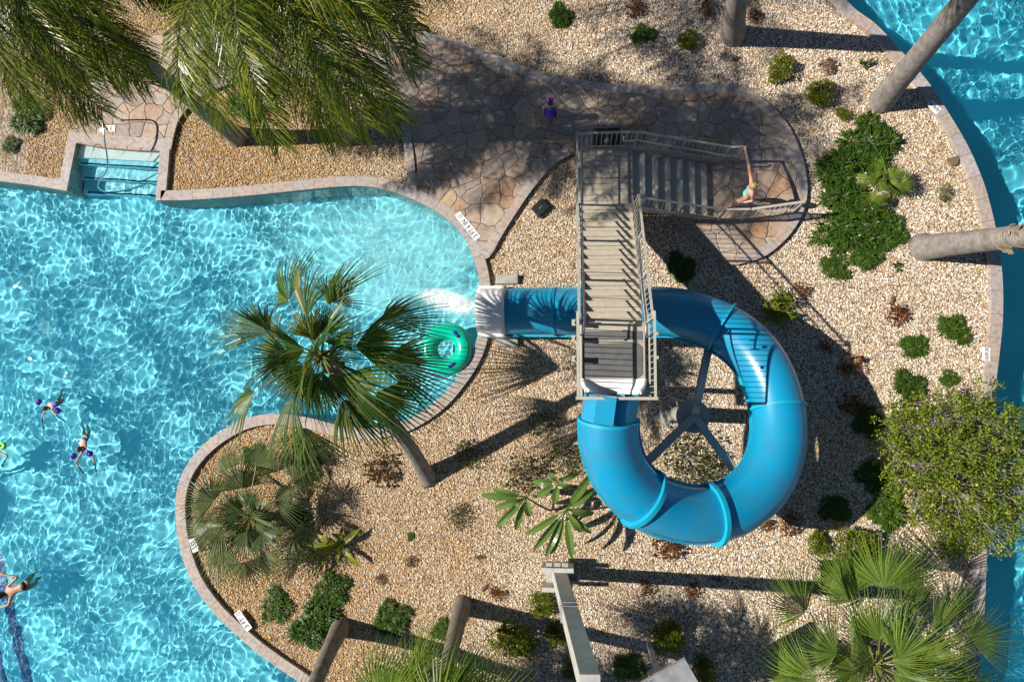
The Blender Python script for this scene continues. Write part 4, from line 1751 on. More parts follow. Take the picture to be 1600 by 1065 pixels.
def round_shrub(name, m, seed, nleaf=900, leaf=.085, hz=.75, lumps=9, holes=.0, tw_n=14, twm='twig'):
    """unit shrub: leaf clumps spread through lumpy lobes, radius about 1"""
    r = random.Random(seed)
    mb = MB()
    tw = MB()
    L = [(Vector((0, 0, hz * .5)), .62)]
    for i in range(lumps):
        a = i * 2.4 + r.uniform(-.4, .4)
        rr = r.uniform(.35, .72)
        L.append((Vector((math.cos(a) * rr, math.sin(a) * rr, hz * r.uniform(.3, .7))), r.uniform(.26, .42)))
    for i in range(nleaf):
        c, R = r.choice(L)
        v = Vector((r.gauss(0, 1), r.gauss(0, 1), r.gauss(.25, 1))).normalized()
        p = c + Vector((v.x, v.y, v.z * .8)) * R * r.uniform(.6, 1.05)
        if p.z < 0:
            p.z = abs(p.z) * .3
        d = (v + Vector((r.uniform(-.8, .8), r.uniform(-.8, .8), r.uniform(-.2, .9)))).normalized()
        sd = d.cross(Vector((r.uniform(-1, 1), r.uniform(-1, 1), r.uniform(-.3, 1)))).normalized()
        l = leaf * r.uniform(.6, 1.3)
        w = l * .36
        mb.add([p, p + d * l * .5 - sd * w, p + d * l, p + d * l * .5 + sd * w], [(0, 1, 2, 3)])
    for i in range(tw_n):
        c, R = L[i % len(L)]
        e_ = c + Vector((r.uniform(-.2, .2), r.uniform(-.2, .2), R * .6))
        tw.tube([Vector((0, 0, 0)), c * .5 + Vector((0, 0, .05)), e_], [.03, .02, .008], 4, cap=False)
    o_ = mb.build(name, M[m])
    tw.build('stems', M[twm], o_)
    return o_


protos = {
    'fern': [blade_shrub('fern_shrub', 'dark_leaf', s, 1300, lobes=5 + s) for s in (1, 2, 3)],
    'mfern': [blade_shrub('fern_shrub', 'mid_leaf', s, 1000, lobes=s) for s in (4, 6, 8)],
    'lime': [round_shrub('clipped_shrub', 'lime_leaf', s, 2200, .12, .95, 8) for s in (5, 6)],
    'olive': [round_shrub('sparse_shrub', 'olive_leaf', s, 700, .10, .7, 10) for s in (7, 8)],
    'red': [round_shrub('red_leaf_plant', 'red_leaf', s, 170, .26, .7, 7, tw_n=10) for s in (9, 10)],
    'dry': [round_shrub('dry_plant', 'brown_leaf', s, 260, .22, .5, 8, tw_n=14) for s in (11,)],
    'weed': [fern_shrub('small_weed', 'mid_leaf', 13, 9, leaf=.3, lw=.04)],
}
GR = {'fern': 'dark green fern shrubs in the gravel', 'mfern': 'mid green fern shrubs in the gravel', 'lime': 'lime green clipped shrubs in the gravel', 'olive': 'sparse olive shrubs in the gravel',
      'red': 'small red leaved plants in the gravel', 'dry': 'small dry brown plants', 'weed': 'tiny green weeds'}
CATS = {'fern': 'shrub', 'mfern': 'shrub', 'lime': 'shrub', 'olive': 'shrub', 'red': 'plant', 'dry': 'plant', 'weed': 'plant'}
shrubs = [
    ('lime', 1222, 103, 20, 'round lime green shrub left of the leaning river palm trunk'),
    ('lime', 1284, 143, 20, 'round lime green shrub nearest the base of the leaning river palm'),
    ('lime', 1319, 175, 10, 'tiny lime green shrub between the river palm base and the dark ferns'),
    ('lime', 1078, 60, 15, 'small lime green shrub left of the thick trunk at the top'),
    ('mfern', 1003, 50, 21, 'shaded green shrub above the path left of the small lime shrub'),
    ('fern', 872, 14, 20, 'dark shrub touching the top edge above the path'),
    ('lime', 1281, 851, 17, 'small lime shrub just below the slide shadow, left of a larger one'),
    ('lime', 1339, 856, 27, 'large lime shrub below the slide shadow near the bottom right palm'),
    ('lime', 868, 993, 17, 'small lime shrub left of the steel column above the bottom edge'),
    ('lime', 845, 945, 18, 'lime shrub in the trunk shadow left of the steel column'),
    ('lime', 803, 1000, 30, 'broad yellow-lime shrub beside the bottom fan palm fronds'),
    ('mfern', 983, 1046, 23, 'shaded green shrub at the bottom edge right of the steel column'),
    ('lime', 1043, 997, 22, 'shaded lime shrub above the grey canopy corner'),
    ('lime', 1100, 1050, 18, 'lime shrub right of the grey canopy corner'),
    ('lime', 896, 1046, 16, 'lime shrub partly behind the steel column at the bottom edge'),
    ('olive', 728, 708, 25, 'sparse olive shrub right of the leaning palm base'),
    ('olive', 712, 808, 20, 'sparse olive shrub alone in open gravel left of the paddle leaf plant'),
    ('fern', 515, 920, 26, 'dark fern shrub below the rosette plant'),
    ('fern', 608, 972, 26, 'dark fern shrub right of the dark trunk base at the bottom'),
    ('fern', 480, 990, 38, 'largest dark fern shrub, left of the dark trunk base'),
    ('mfern', 426, 950, 25, 'mid green fern shrub beside the 3 FT tile on the lower coping'),
    ('fern', 476, 726, 22, 'dark fern under the large leaning palm'),
    ('mfern', 385, 716, 24, 'mid green fern near the top of the lower left coping curve'),
    ('mfern', 640, 840, 7, 'tiny fern tuft in open gravel between rosette plant and olive shrub'),
    ('fern', 1370, 216, 39, 'topmost dark fern of the clump around the yellow fan palm'),
    ('fern', 1325, 250, 34, 'dark fern on the upper left of the yellow fan palm'),
    ('fern', 1322, 300, 32, 'dark fern on the lower left of the yellow fan palm'),
    ('mfern', 1322, 352, 34, 'green fern at the left foot of the fern clump'),
    ('fern', 1366, 345, 34, 'green fern in the middle bottom of the fern clump'),
    ('mfern', 1400, 352, 30, 'green fern at the right foot of the fern clump'),
    ('mfern', 1364, 398, 24, 'lowest green fern of the clump below the yellow fan palm'),
    ('mfern', 1312, 415, 22, 'separate green fern at the lower left of the fern clump'),
    ('mfern', 1494, 512, 26, 'green fern midway down the right gravel nearest the river'),
    ('mfern', 1438, 541, 20, 'green fern left of the one nearest the river'),
    ('fern', 1425, 600, 24, 'dark green fern above the sprawling shrub'),
    ('mfern', 1492, 592, 14, 'small fern at the upper right edge of the sprawling shrub'),
    ('olive', 1482, 300, 15, 'sparse small shrub right of the yellow fan palm near the coping'),
    ('weed', 1408, 414, 11, 'tiny weed right of the lowest green fern'),
    ('weed', 1356, 95, 12, 'thin weed between lime shrubs and the leaning trunk'),
    ('mfern', 1402, 805, 32, 'green fern at the lower left edge of the sprawling shrub'),
    ('fern', 1368, 662, 22, 'dark fern at the left edge of the sprawling shrub in slide shadow'),
    ('fern', 1372, 745, 22, 'dark fern tucked under the left flank of the sprawling shrub'),
    ('mfern', 1310, 795, 22, 'fern inside the lower part of the slide shadow'),
    ('fern', 1305, 912, 25, 'dark shaded fern left of the big bottom right palm'),
    ('mfern', 1350, 893, 22, 'fern peeking between the big bottom right palm fronds'),
    ('fern', 30, 178, 32, 'dark fern under the upper left palm fronds'),
    ('fern', 8, 222, 14, 'small dark fern at the left edge above the pool'),
    ('mfern', 385, 152, 34, 'green shrub between the two feather palm trunks'),
    ('mfern', 690, 988, 18, 'small green fern left of the second bottom palm trunk'),
    ('olive', 815, 742, 32, 'olive shrub directly above the paddle leaf plant'),
    ('olive', 880, 715, 28, 'olive shrub in shade left of the slide start'),
    ('olive', 1075, 712, 44, 'large olive shrub inside the slide loop'),
    ('olive', 1112, 742, 30, 'smaller olive shrub at the lower right inside the slide loop'),
    ('olive', 846, 662, 22, 'dim sparse shrub in the palm crown shadow left of the stair tower'),
    ('fern', 1062, 412, 22, 'dark fern in the stair shadow above the slide'),
    ('mfern', 460, 815, 20, 'green fern between the grey-green palm and the rosette plant'),
    ('red', 1405, 490, 17, 'reddish plant in the open right gravel above the two ferns'),
    ('red', 1335, 571, 17, 'red plant at the upper edge of the slide shadow'),
    ('red', 1332, 629, 17, 'orange-red plant in the slide shadow left of the sprawling shrub'),
    ('red', 1256, 452, 12, 'small red plant right of the bright grassy clump'),
    ('red', 1042, 855, 22, 'dark red plant below the lowest bend of the slide'),
    ('red', 1236, 820, 16, 'dark red plant in shade below right of the slide'),
    ('red', 1197, 820, 12, 'dark red plant hugging the lower right bend of the slide'),
    ('red', 1010, 920, 11, 'small red plant between the long shadows, left one'),
    ('red', 1086, 924, 11, 'small red plant between the long shadows, right one'),
    ('red', 775, 930, 11, 'small red plant at the end of the short trunk shadow'),
    ('red', 992, 8, 15, 'red plant cut by the top edge above the shaded green shrub'),
    ('red', 1108, 9, 13, 'red plant cut by the top edge left of the thick trunk'),
    ('red', 1180, 20, 11, 'red plant right beside the thick trunk at the top'),
    ('dry', 1298, 98, 13, 'dry brown plant between the two round lime shrubs and the trunk'),
    ('dry', 592, 735, 27, 'large dry brown plant under the leaning palm'),
    ('dry', 640, 880, 9, 'small dry brown tuft in open gravel'),
    ('dry', 592, 906, 8, 'faint dry tuft above the bottom dark fern'),
    ('red', 1293, 540, 10, 'small dark red plant at the rim of the slide shadow'),
]
kids = {}
for o in bpy.data.objects:
    if o.parent:
        kids.setdefault(o.parent, []).append(o)
from collections import defaultdict
kk = defaultdict(list, kids)
used_p = {}
rs_ = random.Random(4)
for n_, (t, px, py, rad, lab) in enumerate(shrubs):
    ps = protos[t]
    k = used_p.get(t, 0)
    used_p[t] = k + 1
    src = ps[k % len(ps)]
    o = src if k < len(ps) else copy_tree(src, None, kk)
    R = rad / 56.0 * {'lime': 1.22, 'olive': 1.15, 'red': 1.15}.get(t, 1.1)
    hgt = R * .8
    loc = P(px, py, hgt * .6)
    o.location = (loc.x, loc.y, Z_GRAVEL - .01)
    o.rotation_euler = (0, 0, rs_.uniform(0, 6.28))
    o.scale = (R * 1.02, R * rs_.uniform(.92, 1.08), R * rs_.uniform(.85, 1.1))
    for kx in ('label', 'category', 'group'):
        if kx in o:
            del o[kx]
    tag(o, lab, CATS[t], GR[t])

# rosette plant with broad leaves
r = random.Random(77)
c = P(530, 852, .05)
ro = empty('rosette_plant', (c.x, c.y, Z_GRAVEL), 'yellow-green rosette plant with broad strap leaves right of the grey-green palm', 'plant')
for tip, w in (((562, 826), .085), ((536, 822), .07), ((515, 838), .06), ((565, 885), .07), ((528, 880), .05), ((497, 835), .10), ((462, 880), .07), ((485, 898), .05), ((480, 850), .08)):
    m_ = MB()
    e_ = P(*tip, .12)
    b0 = Vector((c.x, c.y, -.02))
    ctrl = (b0 + e_) / 2 + Vector((0, 0, .22))
    V = []
    K = 8
    sd = (e_ - b0).cross(UP).normalized()
    for k in range(K + 1):
        t = k / K
        p = b0 * (1 - t) ** 2 + ctrl * 2 * t * (1 - t) + e_ * t * t
        ww = w * (math.sin(PI * min(1, .12 + .86 * t)) ** .6)
        V += [p - sd * ww + UP * ww * .4, p, p + sd * ww + UP * ww * .4]
    F = []
    for k in range(K):
        q = k * 3
        F += [(q, q + 1, q + 4, q + 3), (q + 1, q + 2, q + 5, q + 4)]
    m_.add(V, F)
    m_.build('leaf', M['lime_leaf'], ro, smooth='all')

# a few fallen dry fronds on the gravel
for (px, py, an, lab) in ((757, 918, 50, 'fallen grey leaf lying in open gravel left of the steel column'), (748, 870, 5, 'thin dry twig lying in the gravel above the grey fallen leaf'),
                          (1120, 905, -20, 'dry brown frond piece lying between the long post shadows'), (1395, 470, 70, 'small dry leaf above the reddish plant in the right gravel'),
                          (1150, 92, 15, 'dry leaf lying on the gravel above the path end')):
    c = P(px, py, -.07)
    d = Vector((math.cos(R_(an)), math.sin(R_(an)), 0))
    m_ = MB()
    m_.tube([c - d * .16, c + UP * .03, c + d * .16], [.008, .012, .006], 5)
    for k in range(7):
        for sg in (-1, 1):
            q = c - d * .10 + d * .035 * k
            blade(m_, q, (d * .8 + Vector((-d.y, d.x, .2)) * sg).normalized(), .10, .010, .3, random, 2)
    tag(m_.build('fallen_leaf', M['brown_leaf'], None, org=c), lab, 'leaf', 'fallen dry leaves')

# bright upright grassy plant below the stairs
c = P(1215, 482, .0)
gp = empty('grassy_plant', (c.x, c.y, Z_GRAVEL), 'bright yellow-green bushy plant right of the slide top below the stairs', 'plant')
m_ = MB()
r = random.Random(5)
for i in range(34):
    a = r.uniform(0, 6.28)
    d = Vector((math.cos(a) * .8, math.sin(a) * .8 + .25, r.uniform(.5, 1.3))).normalized()
    p = Vector((c.x + r.uniform(-.15, .15), c.y + r.uniform(-.3, .2), Z_GRAVEL))
    L = r.uniform(.35, .8)
    for k in range(18):
        q = p + d * (L * (.2 + .8 * k / 18)) - UP * (.15 * (k / 18) ** 2)
        dd = Vector((r.uniform(-1, 1), r.uniform(-1, 1), r.uniform(0, .8))).normalized()
        blade(m_, q, dd, r.uniform(.10, .20), .016, .3, r, 2)
m_.build('foliage', M['lime_leaf'], gp)

# paddle leaf plant left of the slide
pc = P(862, 800, .1)
pd = empty('paddle_leaf_plant', (pc.x, pc.y, Z_GRAVEL), 'glossy paddle leaf plant between the blue slide and the steel column', 'plant')
hubs = {'a': ((822, 776), 1.35), 'b': ((872, 752), 1.25), 'c': ((884, 796), 1.15)}
leaves = [('a', (752, 772), .13), ('a', (770, 762), .10), ('a', (776, 822), .12), ('a', (806, 827), .11), ('a', (828, 806), .13), ('a', (800, 790), .11), ('a', (775, 792), .12),
          ('b', (832, 752), .12), ('b', (858, 738), .10), ('b', (880, 745), .09), ('b', (836, 776), .11), ('b', (866, 786), .12), ('b', (892, 762), .10),
          ('c', (822, 834), .11), ('c', (834, 858), .12), ('c', (861, 864), .15), ('c', (894, 871), .13), ('c', (909, 830), .12), ('c', (928, 801), .11), ('c', (924, 832), .10), ('c', (853, 868), .11),
          ('c', (922, 742), .14), ('c', (928, 762), .13), ('b', (905, 736), .11)]
stem = MB()
for kx, (hp, hz) in hubs.items():
    hq = P(*hp, hz)
    stem.tube([Vector((pc.x, pc.y, Z_GRAVEL)), (Vector((pc.x, pc.y, 0)) + hq) / 2 + Vector((0, 0, .15)), hq], [.035, .028, .02], 6)
stem.build('stems', M['boot'], pd, smooth=True)
r = random.Random(9)
for hk, tip, w in leaves:
    w *= .78
    hp, hz = hubs[hk]
    b0 = P(*hp, hz)
    e_ = P(*tip, hz - r.uniform(.05, .35))
    m_ = MB()
    d = e_ - b0
    b1 = b0 + d * .22 + UP * .08
    stem_ = (e_ - b1)
    sd = stem_.cross(UP).normalized()
    roll = r.uniform(-.5, .5)
    V = []
    K = 9
    for k in range(K + 1):
        t = k / K
        p = b1 + stem_ * t + UP * (.16 * math.sin(PI * t * .8) - .05 * t)
        ww = w * (math.sin(PI * min(1, .06 + .92 * t)) ** .55)
        V += [p - sd * ww + UP * (ww * (.55 + roll)), p - UP * 0.0, p + sd * ww + UP * (ww * (.55 - roll))]
    F = []
    for k in range(K):
        q = k * 3
        F += [(q, q + 1, q + 4, q + 3), (q + 1, q + 2, q + 5, q + 4)]
    m_.add(V, F)
    m_.tube([b0, b1, b1 + stem_ * .3], [.014, .011, .006], 4, cap=False)
    m_.build('leaf', M['paddle'], pd)

# sprawling shrub on the right
bc = P(1490, 735, .0)
bs = empty('sprawling_shrub', (bc.x, bc.y, Z_GRAVEL), 'large sprawling light green shrub reaching over the right coping to the river', 'shrub')
m_, tw = MB(), MB()
r = random.Random(21)
lob = []
for (px, py, rr, zz) in ((1430, 680, 48, .8), (1480, 650, 45, .9), (1530, 650, 45, .95), (1570, 690, 48, .9), (1500, 700, 55, 1.2), (1440, 730, 45, .9), (1400, 700, 30, .5), (1550, 745, 48, 1.0), (1495, 760, 48, 1.1),
                         (1600, 740, 50, .9), (1440, 790, 30, .5), (1500, 830, 34, .5), (1545, 825, 38, .6), (1590, 800, 40, .7), (1410, 745, 26, .4), (1615, 680, 40, .8), (1475, 805, 30, .6), (1400, 655, 24, .4), (1640, 780, 50, .9), (1480, 850, 20, .3)):
    lob.append((P(px, py, zz * .7), rr / 58, zz * .7))
for (c, R, zz) in lob:
    nb = int(48 * (R / .7) ** 2 + 10)
    for i in range(nb):
        v = Vector((r.gauss(0, 1), r.gauss(0, 1), r.gauss(.2, .8))).normalized()
        q = c + Vector((v.x * R, v.y * R, v.z * R * .7)) * r.uniform(.45, 1.3)
        q.z = max(.02, q.z)
        st0 = c + Vector((r.uniform(-.2, .2), r.uniform(-.2, .2), -R * .3))
        tw.tube([st0, st0.lerp(q, .6) + Vector((r.uniform(-.05, .05), r.uniform(-.05, .05), .05)), q], [.010, .006, .003], 3, cap=False)
        if r.random() < .10:
            tw.tube([q, q + v * .28 + UP * .1], [.007, .003], 3, cap=False)
            continue
        for j in range(28):
            d = Vector((r.gauss(0, 1), r.gauss(0, 1), r.gauss(.5, 1))).normalized()
            p = q + d * r.uniform(.0, .13)
            s_ = d.cross(Vector((r.uniform(-1, 1), r.uniform(-1, 1), r.uniform(-1, 1)))).normalized()
            l = r.uniform(.05, .09)
            m_.add([p, p + d * l * .5 - s_ * l * .3, p + d * l, p + d * l * .5 + s_ * l * .3], [(0, 1, 2, 3)])
for (c, R, zz) in lob:
    tw.tube([Vector((bc.x, bc.y, Z_GRAVEL)), Vector((bc.x, bc.y, .3)).lerp(c, .5), c], [.05, .035, .015], 5, cap=False)
m_.build('foliage', M['shrub_leaf'], bs)
tw.build('branches', M['twig'], bs)


# ------------------------------------------------------------------ people
def skin_body(name, verts, edges, rad, m, parent, lvl=2, root=0):
    me = bpy.data.meshes.new(name)
    o_ = ORG[parent]
    me.from_pydata([tuple(Vector(v) - o_) for v in verts], edges, [])
    me.materials.append(m)
    o = bpy.data.objects.new(name, me)
    col.objects.link(o)
    o.parent = parent
    ORG[o] = o_.copy()
    sk = o.modifiers.new('skin', 'SKIN')
    sk.use_smooth_shade = True
    for i, r_ in enumerate(rad):
        q = me.skin_vertices[0].data[i]
        q.radius = (r_, r_) if not isinstance(r_, tuple) else r_
        q.use_root = (i == root)
    sb = o.modifiers.new('sub', 'SUBSURF')
    sb.levels = lvl
    sb.render_levels = lvl
    return o


def hand(V, E, Rd, wrist, hd, palm_n, curl, s=1.0):
    """palm, four fingers and a thumb growing from the wrist vertex index; hd = pointing direction, palm_n = palm normal"""
    hd = hd.normalized()
    side = hd.cross(palm_n).normalized()
    w = Vector(V[wrist])
    pi_ = len(V)
    V.append(w + hd * .05 * s)
    E.append((wrist, pi_))
    Rd.append(.026 * s)
    for k, (off, ln) in enumerate(((-.030, .068), (-.010, .078), (.010, .072), (.029, .056))):
        a = w + hd * .085 * s + side * off * s
        b = a + (hd * (1 - curl) + palm_n * -curl).normalized() * ln * .5 * s
        c = b + (hd * (1 - 2 * curl) + palm_n * -(.3 + curl)).normalized() * ln * .5 * s
        i0 = len(V)
        V.extend([a, b, c])
        E.extend([(pi_, i0), (i0, i0 + 1), (i0 + 1, i0 + 2)])
        Rd.extend([.010 * s, .009 * s, .007 * s])
    a = w + hd * .035 * s - side * .042 * s
    b = a + (hd * .7 - side * .4 - palm_n * curl).normalized() * .045 * s
    i0 = len(V)
    V.extend([a, b])
    E.extend([(pi_, i0), (i0, i0 + 1)])
    Rd.extend([.011 * s, .009 * s])


def head_parts(root, c, fwd, up, s, hairm, hair='bob', skinm='skin'):
    """face features and hair on a head centred at c"""
    fwd = (fwd - up * fwd.dot(up)).normalized()
    sd = fwd.cross(up).normalized()
    ax = (sd, fwd, up)
    m_ = MB()
    m_.ball(c - fwd * .018 * s + up * .022 * s, (.088 * s, .104 * s, .112 * s), 18, 12, ax)
    if hair == 'bun':
        m_.ball(c - fwd * .10 * s + up * .06 * s, (.045 * s, .045 * s, .045 * s), 12, 8, ax)
    if hair == 'long':
        m_.ball(c - fwd * .075 * s - up * .08 * s, (.07 * s, .05 * s, .13 * s), 12, 8, ax)
    m_.build('hair', hairm, root, smooth=True)
    m_ = MB()
    for sg in (-1, 1):
        m_.ball(c + fwd * .083 * s + sd * sg * .032 * s - up * .005 * s, .011 * s, 8, 6, ax)
    m_.build('eyes', M['hair_dark'], root, smooth=True)


def head_verts(V, E, Rd, neck, c, fwd, up, s):
    """skull, jaw, nose and ears as part of the body graph"""
    fwd = (fwd - up * fwd.dot(up)).normalized()
    sd = fwd.cross(up).normalized()
    i = len(V)
    V.extend([c - up * .055 * s + fwd * .012 * s, c + up * .01 * s, c + up * .075 * s, c - up * .02 * s + fwd * .098 * s])
    Rd.extend([.062 * s, .088 * s, .06 * s, .014 * s])
    E.extend([(neck, i), (i, i + 1), (i + 1, i + 2), (i + 1, i + 3)])
    for sg in (-1, 1):
        V.append(c + sd * sg * .095 * s)
        Rd.append(.016 * s)
        E.append((i + 1, len(V) - 1))


# woman holding the rail at the foot of the stairs, stepping towards them
hc_ = P(1177, 290, 1.52)
f_ = Vector((-1, 0, 0))
rt = Vector((0, 1, 0))
wm = empty('person', (hc_.x, hc_.y, 0), 'person in an aqua swimsuit with blond hair gripping the rail at the stair foot', 'person')
X0, Y0_ = hc_.x + .04, hc_.y - .02


def wv(fx, ry, z):
    return Vector((X0 - fx, Y0_ + ry, z))


V = [wv(0, 0, .90), wv(.0, 0, 1.05), wv(.02, 0, 1.20), wv(.03, 0, 1.33), wv(.04, 0, 1.41)]
Rd = [(.135, .10), (.105, .08), (.125, .09), (.10, .075), .05]
E = [(0, 1), (1, 2), (2, 3), (3, 4)]
head_verts(V, E, Rd, 4, wv(.06, 0, 1.52), f_, UP, 1.05)


def limb(start, pts, rads):
    prev = start
    for p, r_ in zip(pts, rads):
        V.append(p)
        Rd.append(r_)
        E.append((prev, len(V) - 1))
        prev = len(V) - 1
    return prev


railh = Vector((XE - .04, Y0 + e, 1.09))
shR = wv(.03, .17, 1.33)
elR = shR.lerp(railh, .48) + Vector((.0, -.0, .03))
h1 = limb(3, [shR, elR, railh + Vector((.015, -.11, .03))], [.052, .038, .026])
hand(V, E, Rd, h1, Vector((-.1, 1, -.05)), Vector((0, 0, 1)), .55)
shL = wv(.03, -.17, 1.33)
h2 = limb(3, [shL, wv(-.06, -.25, 1.10), wv(.14, -.26, .98)], [.052, .038, .026])
hand(V, E, Rd, h2, Vector((-1, .1, -.2)), Vector((0, 1, 0)), .3)
limb(0, [wv(.03, -.09, .82), wv(.20, -.09, .47), wv(.24, -.09, .09), wv(.36, -.10, .035)], [.092, .058, .036, .030])
limb(0, [wv(-.02, .09, .82), wv(-.10, .09, .48), wv(-.30, .09, .14), wv(-.20, .10, .035)], [.092, .058, .036, .030])
skin_body('body', V, E, Rd, M['skin'], wm)
head_parts(wm, wv(.06, 0, 1.53), f_, UP, 1.08, M['hair_blond'], 'bun')
skin_body('swim_top', [wv(.015, 0, 1.16), wv(.02, 0, 1.20), wv(.03, 0, 1.27), wv(.03, .05, 1.33), wv(.03, -.05, 1.33)], [(0, 1), (1, 2), (2, 3), (2, 4)], [(.150, .125), (.158, .135), (.145, .125), .035, .035], M['aqua'], wm)
skin_body('swim_bottom', [wv(.0, 0, .96), wv(0, 0, .88), wv(.0, 0, .80)], [(0, 1), (1, 2)], [(.15, .13), (.17, .15), (.13, .12)], M['aqua'], wm)

# child on the path
kf = P(861, 183, 0)
kc = empty('person', (kf.x, kf.y, 0), 'small child in a purple skirt and magenta hat walking on the shaded flagstone path', 'person')


def kv(fx, ry, z):                         # the child faces the pool, -y
    return Vector((kf.x + ry, kf.y - fx, z))


V = [kv(0, 0, .50), kv(0, 0, .60), kv(0, 0, .72), kv(0, 0, .80), kv(0, 0, .86)]
Rd = [(.10, .08), (.09, .07), (.095, .07), (.08, .06), .038]
E = [(0, 1), (1, 2), (2, 3), (3, 4)]
kd = Vector((0, -1, 0))
head_verts(V, E, Rd, 4, kv(.01, 0, .97), kd, UP, .95)
h1 = limb(3, [kv(0, .12, .79), kv(.0, .19, .62), kv(.06, .21, .50)], [.035, .028, .020])
hand(V, E, Rd, h1, Vector((.1, -.3, -1)), Vector((-1, 0, 0)), .3, .75)
h2 = limb(3, [kv(0, -.12, .79), kv(.0, -.20, .63), kv(.08, -.22, .52)], [.035, .028, .020])
hand(V, E, Rd, h2, Vector((-.1, -.3, -1)), Vector((1, 0, 0)), .3, .75)
limb(0, [kv(.0, .06, .45), kv(.05, .07, .26), kv(.04, .08, .06), kv(.11, .09, .03)], [.06, .042, .028, .026])
limb(0, [kv(.0, -.06, .45), kv(-.02, -.07, .26), kv(-.10, -.08, .07), kv(-.03, -.09, .03)], [.06, .042, .028, .026])
skin_body('body', V, E, Rd, M['skin'], kc)
head_parts(kc, kv(.01, 0, .975), kd, UP, 1.0, M['hair_dark'], 'long')
m_ = MB()
m_.ball(kv(-.03, 0, 1.05), (.10, .09, .06), 16, 10)
m_.build('hat', M['magenta'], kc, smooth=True)
skin_body('swim_shirt', [kv(0, 0, .52), kv(0, 0, .62), kv(0, 0, .73), kv(0, 0, .79)], [(0, 1), (1, 2), (2, 3)], [(.12, .10), (.115, .10), (.12, .10), (.10, .09)], M['navy'], kc)
m_ = MB()
m_.cyl(kv(0, 0, 0), .21, .36, .54, 18, .11)
m_.build('skirt', M['purple'], kc, smooth=True)


def swimmer(px_head, px_hip, px_knee, px_foot, arms, label, hairm, skinm, s, suit=None, floaties=None, suit_span=(0, .6), hair='bob'):
    hz = Z_WATER + .05 * s
    hd = P(*px_head, hz)
    hip = P(*px_hip, Z_WATER - .04)
    root = empty('person', (hd.x, hd.y, Z_WATER), label, 'person')
    t = (hip - hd)
    t.z = 0
    t = t.normalized()
    sd = Vector((-t.y, t.x, 0))
    neck = hd + t * .13 * s + UP * (-.05 * s)
    chest = hd + t * .24 * s
    chest.z = Z_WATER - .02
    waist = chest.lerp(hip, .55)
    V_ = [hip, waist, chest, neck]
    R_2 = [(.125 * s, .09 * s), (.105 * s, .08 * s), (.14 * s, .095 * s), .045 * s]
    E_ = [(0, 1), (1, 2), (2, 3)]
    head_verts(V_, E_, R_2, 3, hd, (-t + Vector((0, 0, -.5))).normalized(), (UP * .9 - t * .45).normalized(), s)
    for sg, (el_px, hn_px, ez, hz2) in zip((1, -1), arms):
        sh = chest + sd * sg * .15 * s - t * .03
        e1 = P(*el_px, Z_WATER + ez)
        h_ = P(*hn_px, Z_WATER + hz2)
        prev = 2
        for p, r_ in ((sh, .05 * s), (e1, .037 * s), (h_, .025 * s)):
            V_.append(p)
            R_2.append(r_)
            E_.append((prev, len(V_) - 1))
            prev = len(V_) - 1
        hand(V_, E_, R_2, prev, (h_ - e1), UP, .15, s)
    kn = hip.lerp(P(*px_knee, Z_WATER - .34), .8)
    ft = P(*px_knee, Z_WATER - .75).lerp(P(*px_foot, Z_WATER - .75), .25)
    for sg in (1, -1):
        prev = 0
        for p, r_ in ((hip + sd * sg * .08 * s + t * .08 * s, .085 * s), (kn + sd * sg * .12 * s, .055 * s), (ft + sd * sg * .10 * s, .034 * s), (ft + sd * sg * .10 * s + t * .12 * s, .025 * s)):
            V_.append(p)
            R_2.append(r_)
            E_.append((prev, len(V_) - 1))
            prev = len(V_) - 1
    skin_body('body', V_, E_, R_2, M[skinm], root)
    head_parts(root, hd, (-t + Vector((0, 0, -.3))).normalized(), UP, s * 1.05, M[hairm], hair)
    if suit:
        a, b = suit_span
        pts = [hip.lerp(chest, a), hip.lerp(chest, (a + b) / 2), hip.lerp(chest, b)]
        skin_body('swimwear', pts, [(0, 1), (1, 2)], [(.15 * s, .15 * s), (.14 * s, .14 * s), (.15 * s, .15 * s)], M[suit], root)
    if floaties:
        for (q, z, ang) in floaties:
            m_ = MB()
            c = P(*q, Z_WATER + z)
            d = Vector((math.cos(ang), math.sin(ang), .1)).normalized()
            u = d.cross(UP).normalized()
            w_ = u.cross(d)
            for off in (-.035, .035):
                m_.tube([c + d * off + (u * math.cos(a) + w_ * math.sin(a)) * .045 for a in np.linspace(0, 2 * PI, 17)[:-1]], .04, 10, closed=True)
            m_.build('arm_float', M['purple'], root, smooth=True)
    return root


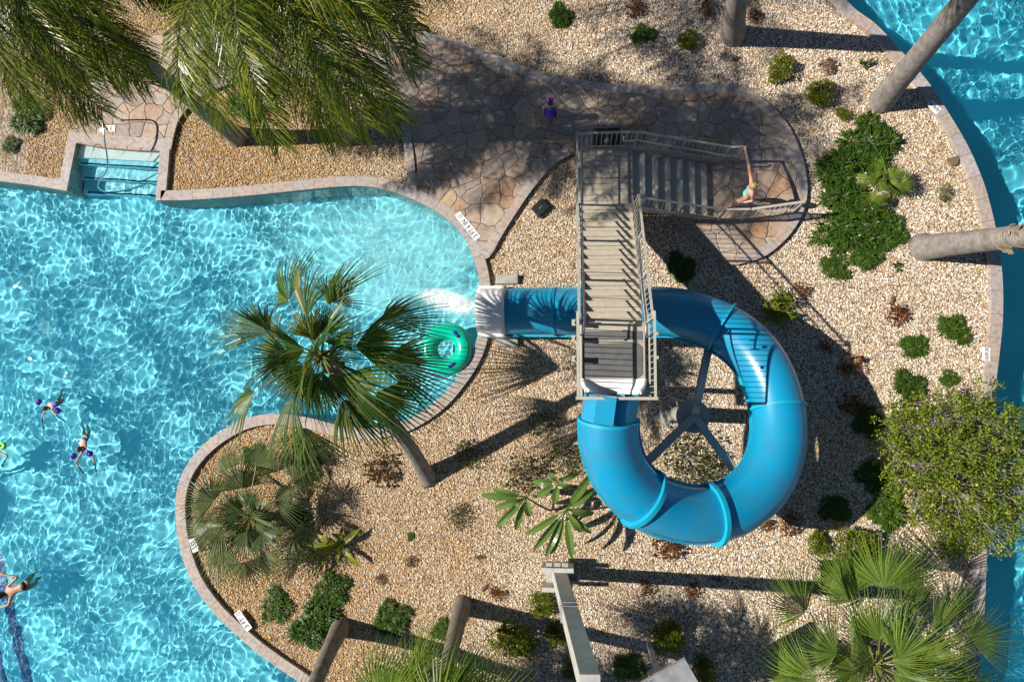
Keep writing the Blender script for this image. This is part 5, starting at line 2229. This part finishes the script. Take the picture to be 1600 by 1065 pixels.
swimmer((70, 638), (92, 628), (104, 617), (118, 606), (((66, 650), (68, 664), -.02, -.06), ((88, 648), (98, 655), -.02, -.06)), 'swimming child with purple arm floats at the upper left of the swimmers', 'hair_brown', 'skin', .72,
        'navy', [((61, 628), .03, .8), ((90, 641), .03, -.6)], (-.1, .9))
swimmer((124, 702), (134, 684), (140, 668), (146, 652), (((146, 715), (150, 732), -.0, -.05), ((118, 722), (128, 735), .0, -.05)), 'swimming child with purple arm floats and blue patterned shorts reaching downward', 'hair_brown', 'skin', .78,
        'navy', [((115, 712), .03, .9), ((140, 708), .03, -.3)], (-.15, .45))
swimmer((-4, 698), (-14, 722), (-18, 740), (-20, 756), (((-20, 704), (-30, 712), 0, -.05), ((12, 712), (6, 724), 0, -.05)), 'swimmer in lime green cut by the left edge above the water lane lines', 'hair_dark', 'skin', .85, 'lime', None, (.1, .9))
m_ = MB()
c = P(3, 696, Z_WATER + .04)
m_.tube([c + Vector((math.cos(a) * .09, math.sin(a) * .07, 0)) for a in np.linspace(0, 2 * PI, 17)[:-1]], .055, 10, closed=True)
tag(m_.build('arm_float', M['lime'], None, smooth=True, org=c), 'lime green inflatable arm float at the left edge of the pool', 'arm float')
swimmer((0, 930), (40, 914), (62, 900), (80, 884), (((28, 901), (6, 897), .02, .04), ((14, 944), (-4, 950), .02, .0)), 'adult with dark hair and tanned back swimming at the lower left edge', 'hair_dark', 'skin2', 1.12,
        'blacksuit', None, (-.15, .18), hair='long')

# green float ring by the slide mouth
rc_ = P(698, 545, Z_WATER + .10)
fr = empty('float_ring', (rc_.x, rc_.y, Z_WATER), 'green inflatable swim ring with two blue handles floating below the slide mouth', 'float ring')
m_ = MB()
m_.tube([rc_ + Vector((math.cos(a) * .50, math.sin(a) * .50, 0)) for a in np.linspace(0, 2 * PI, 49)[:-1]], .25, 24, closed=True)
ro_ = m_.build('tube', M['teal_ring'], fr, smooth=True)
for (px, py, an) in ((712, 522, -50), (705, 570, 38)):
    c = P(px, py, Z_WATER + .36)
    d = Vector((math.cos(R_(an)), math.sin(R_(an)), 0))
    m_ = MB()
    m_.tube([c - d * .10, c - d * .08 + UP * .02, c, c + d * .08 + UP * .02, c + d * .10], [.026, .036, .038, .036, .026], 10)
    m_.build('handle', M['handle_blue'], fr, smooth=True)
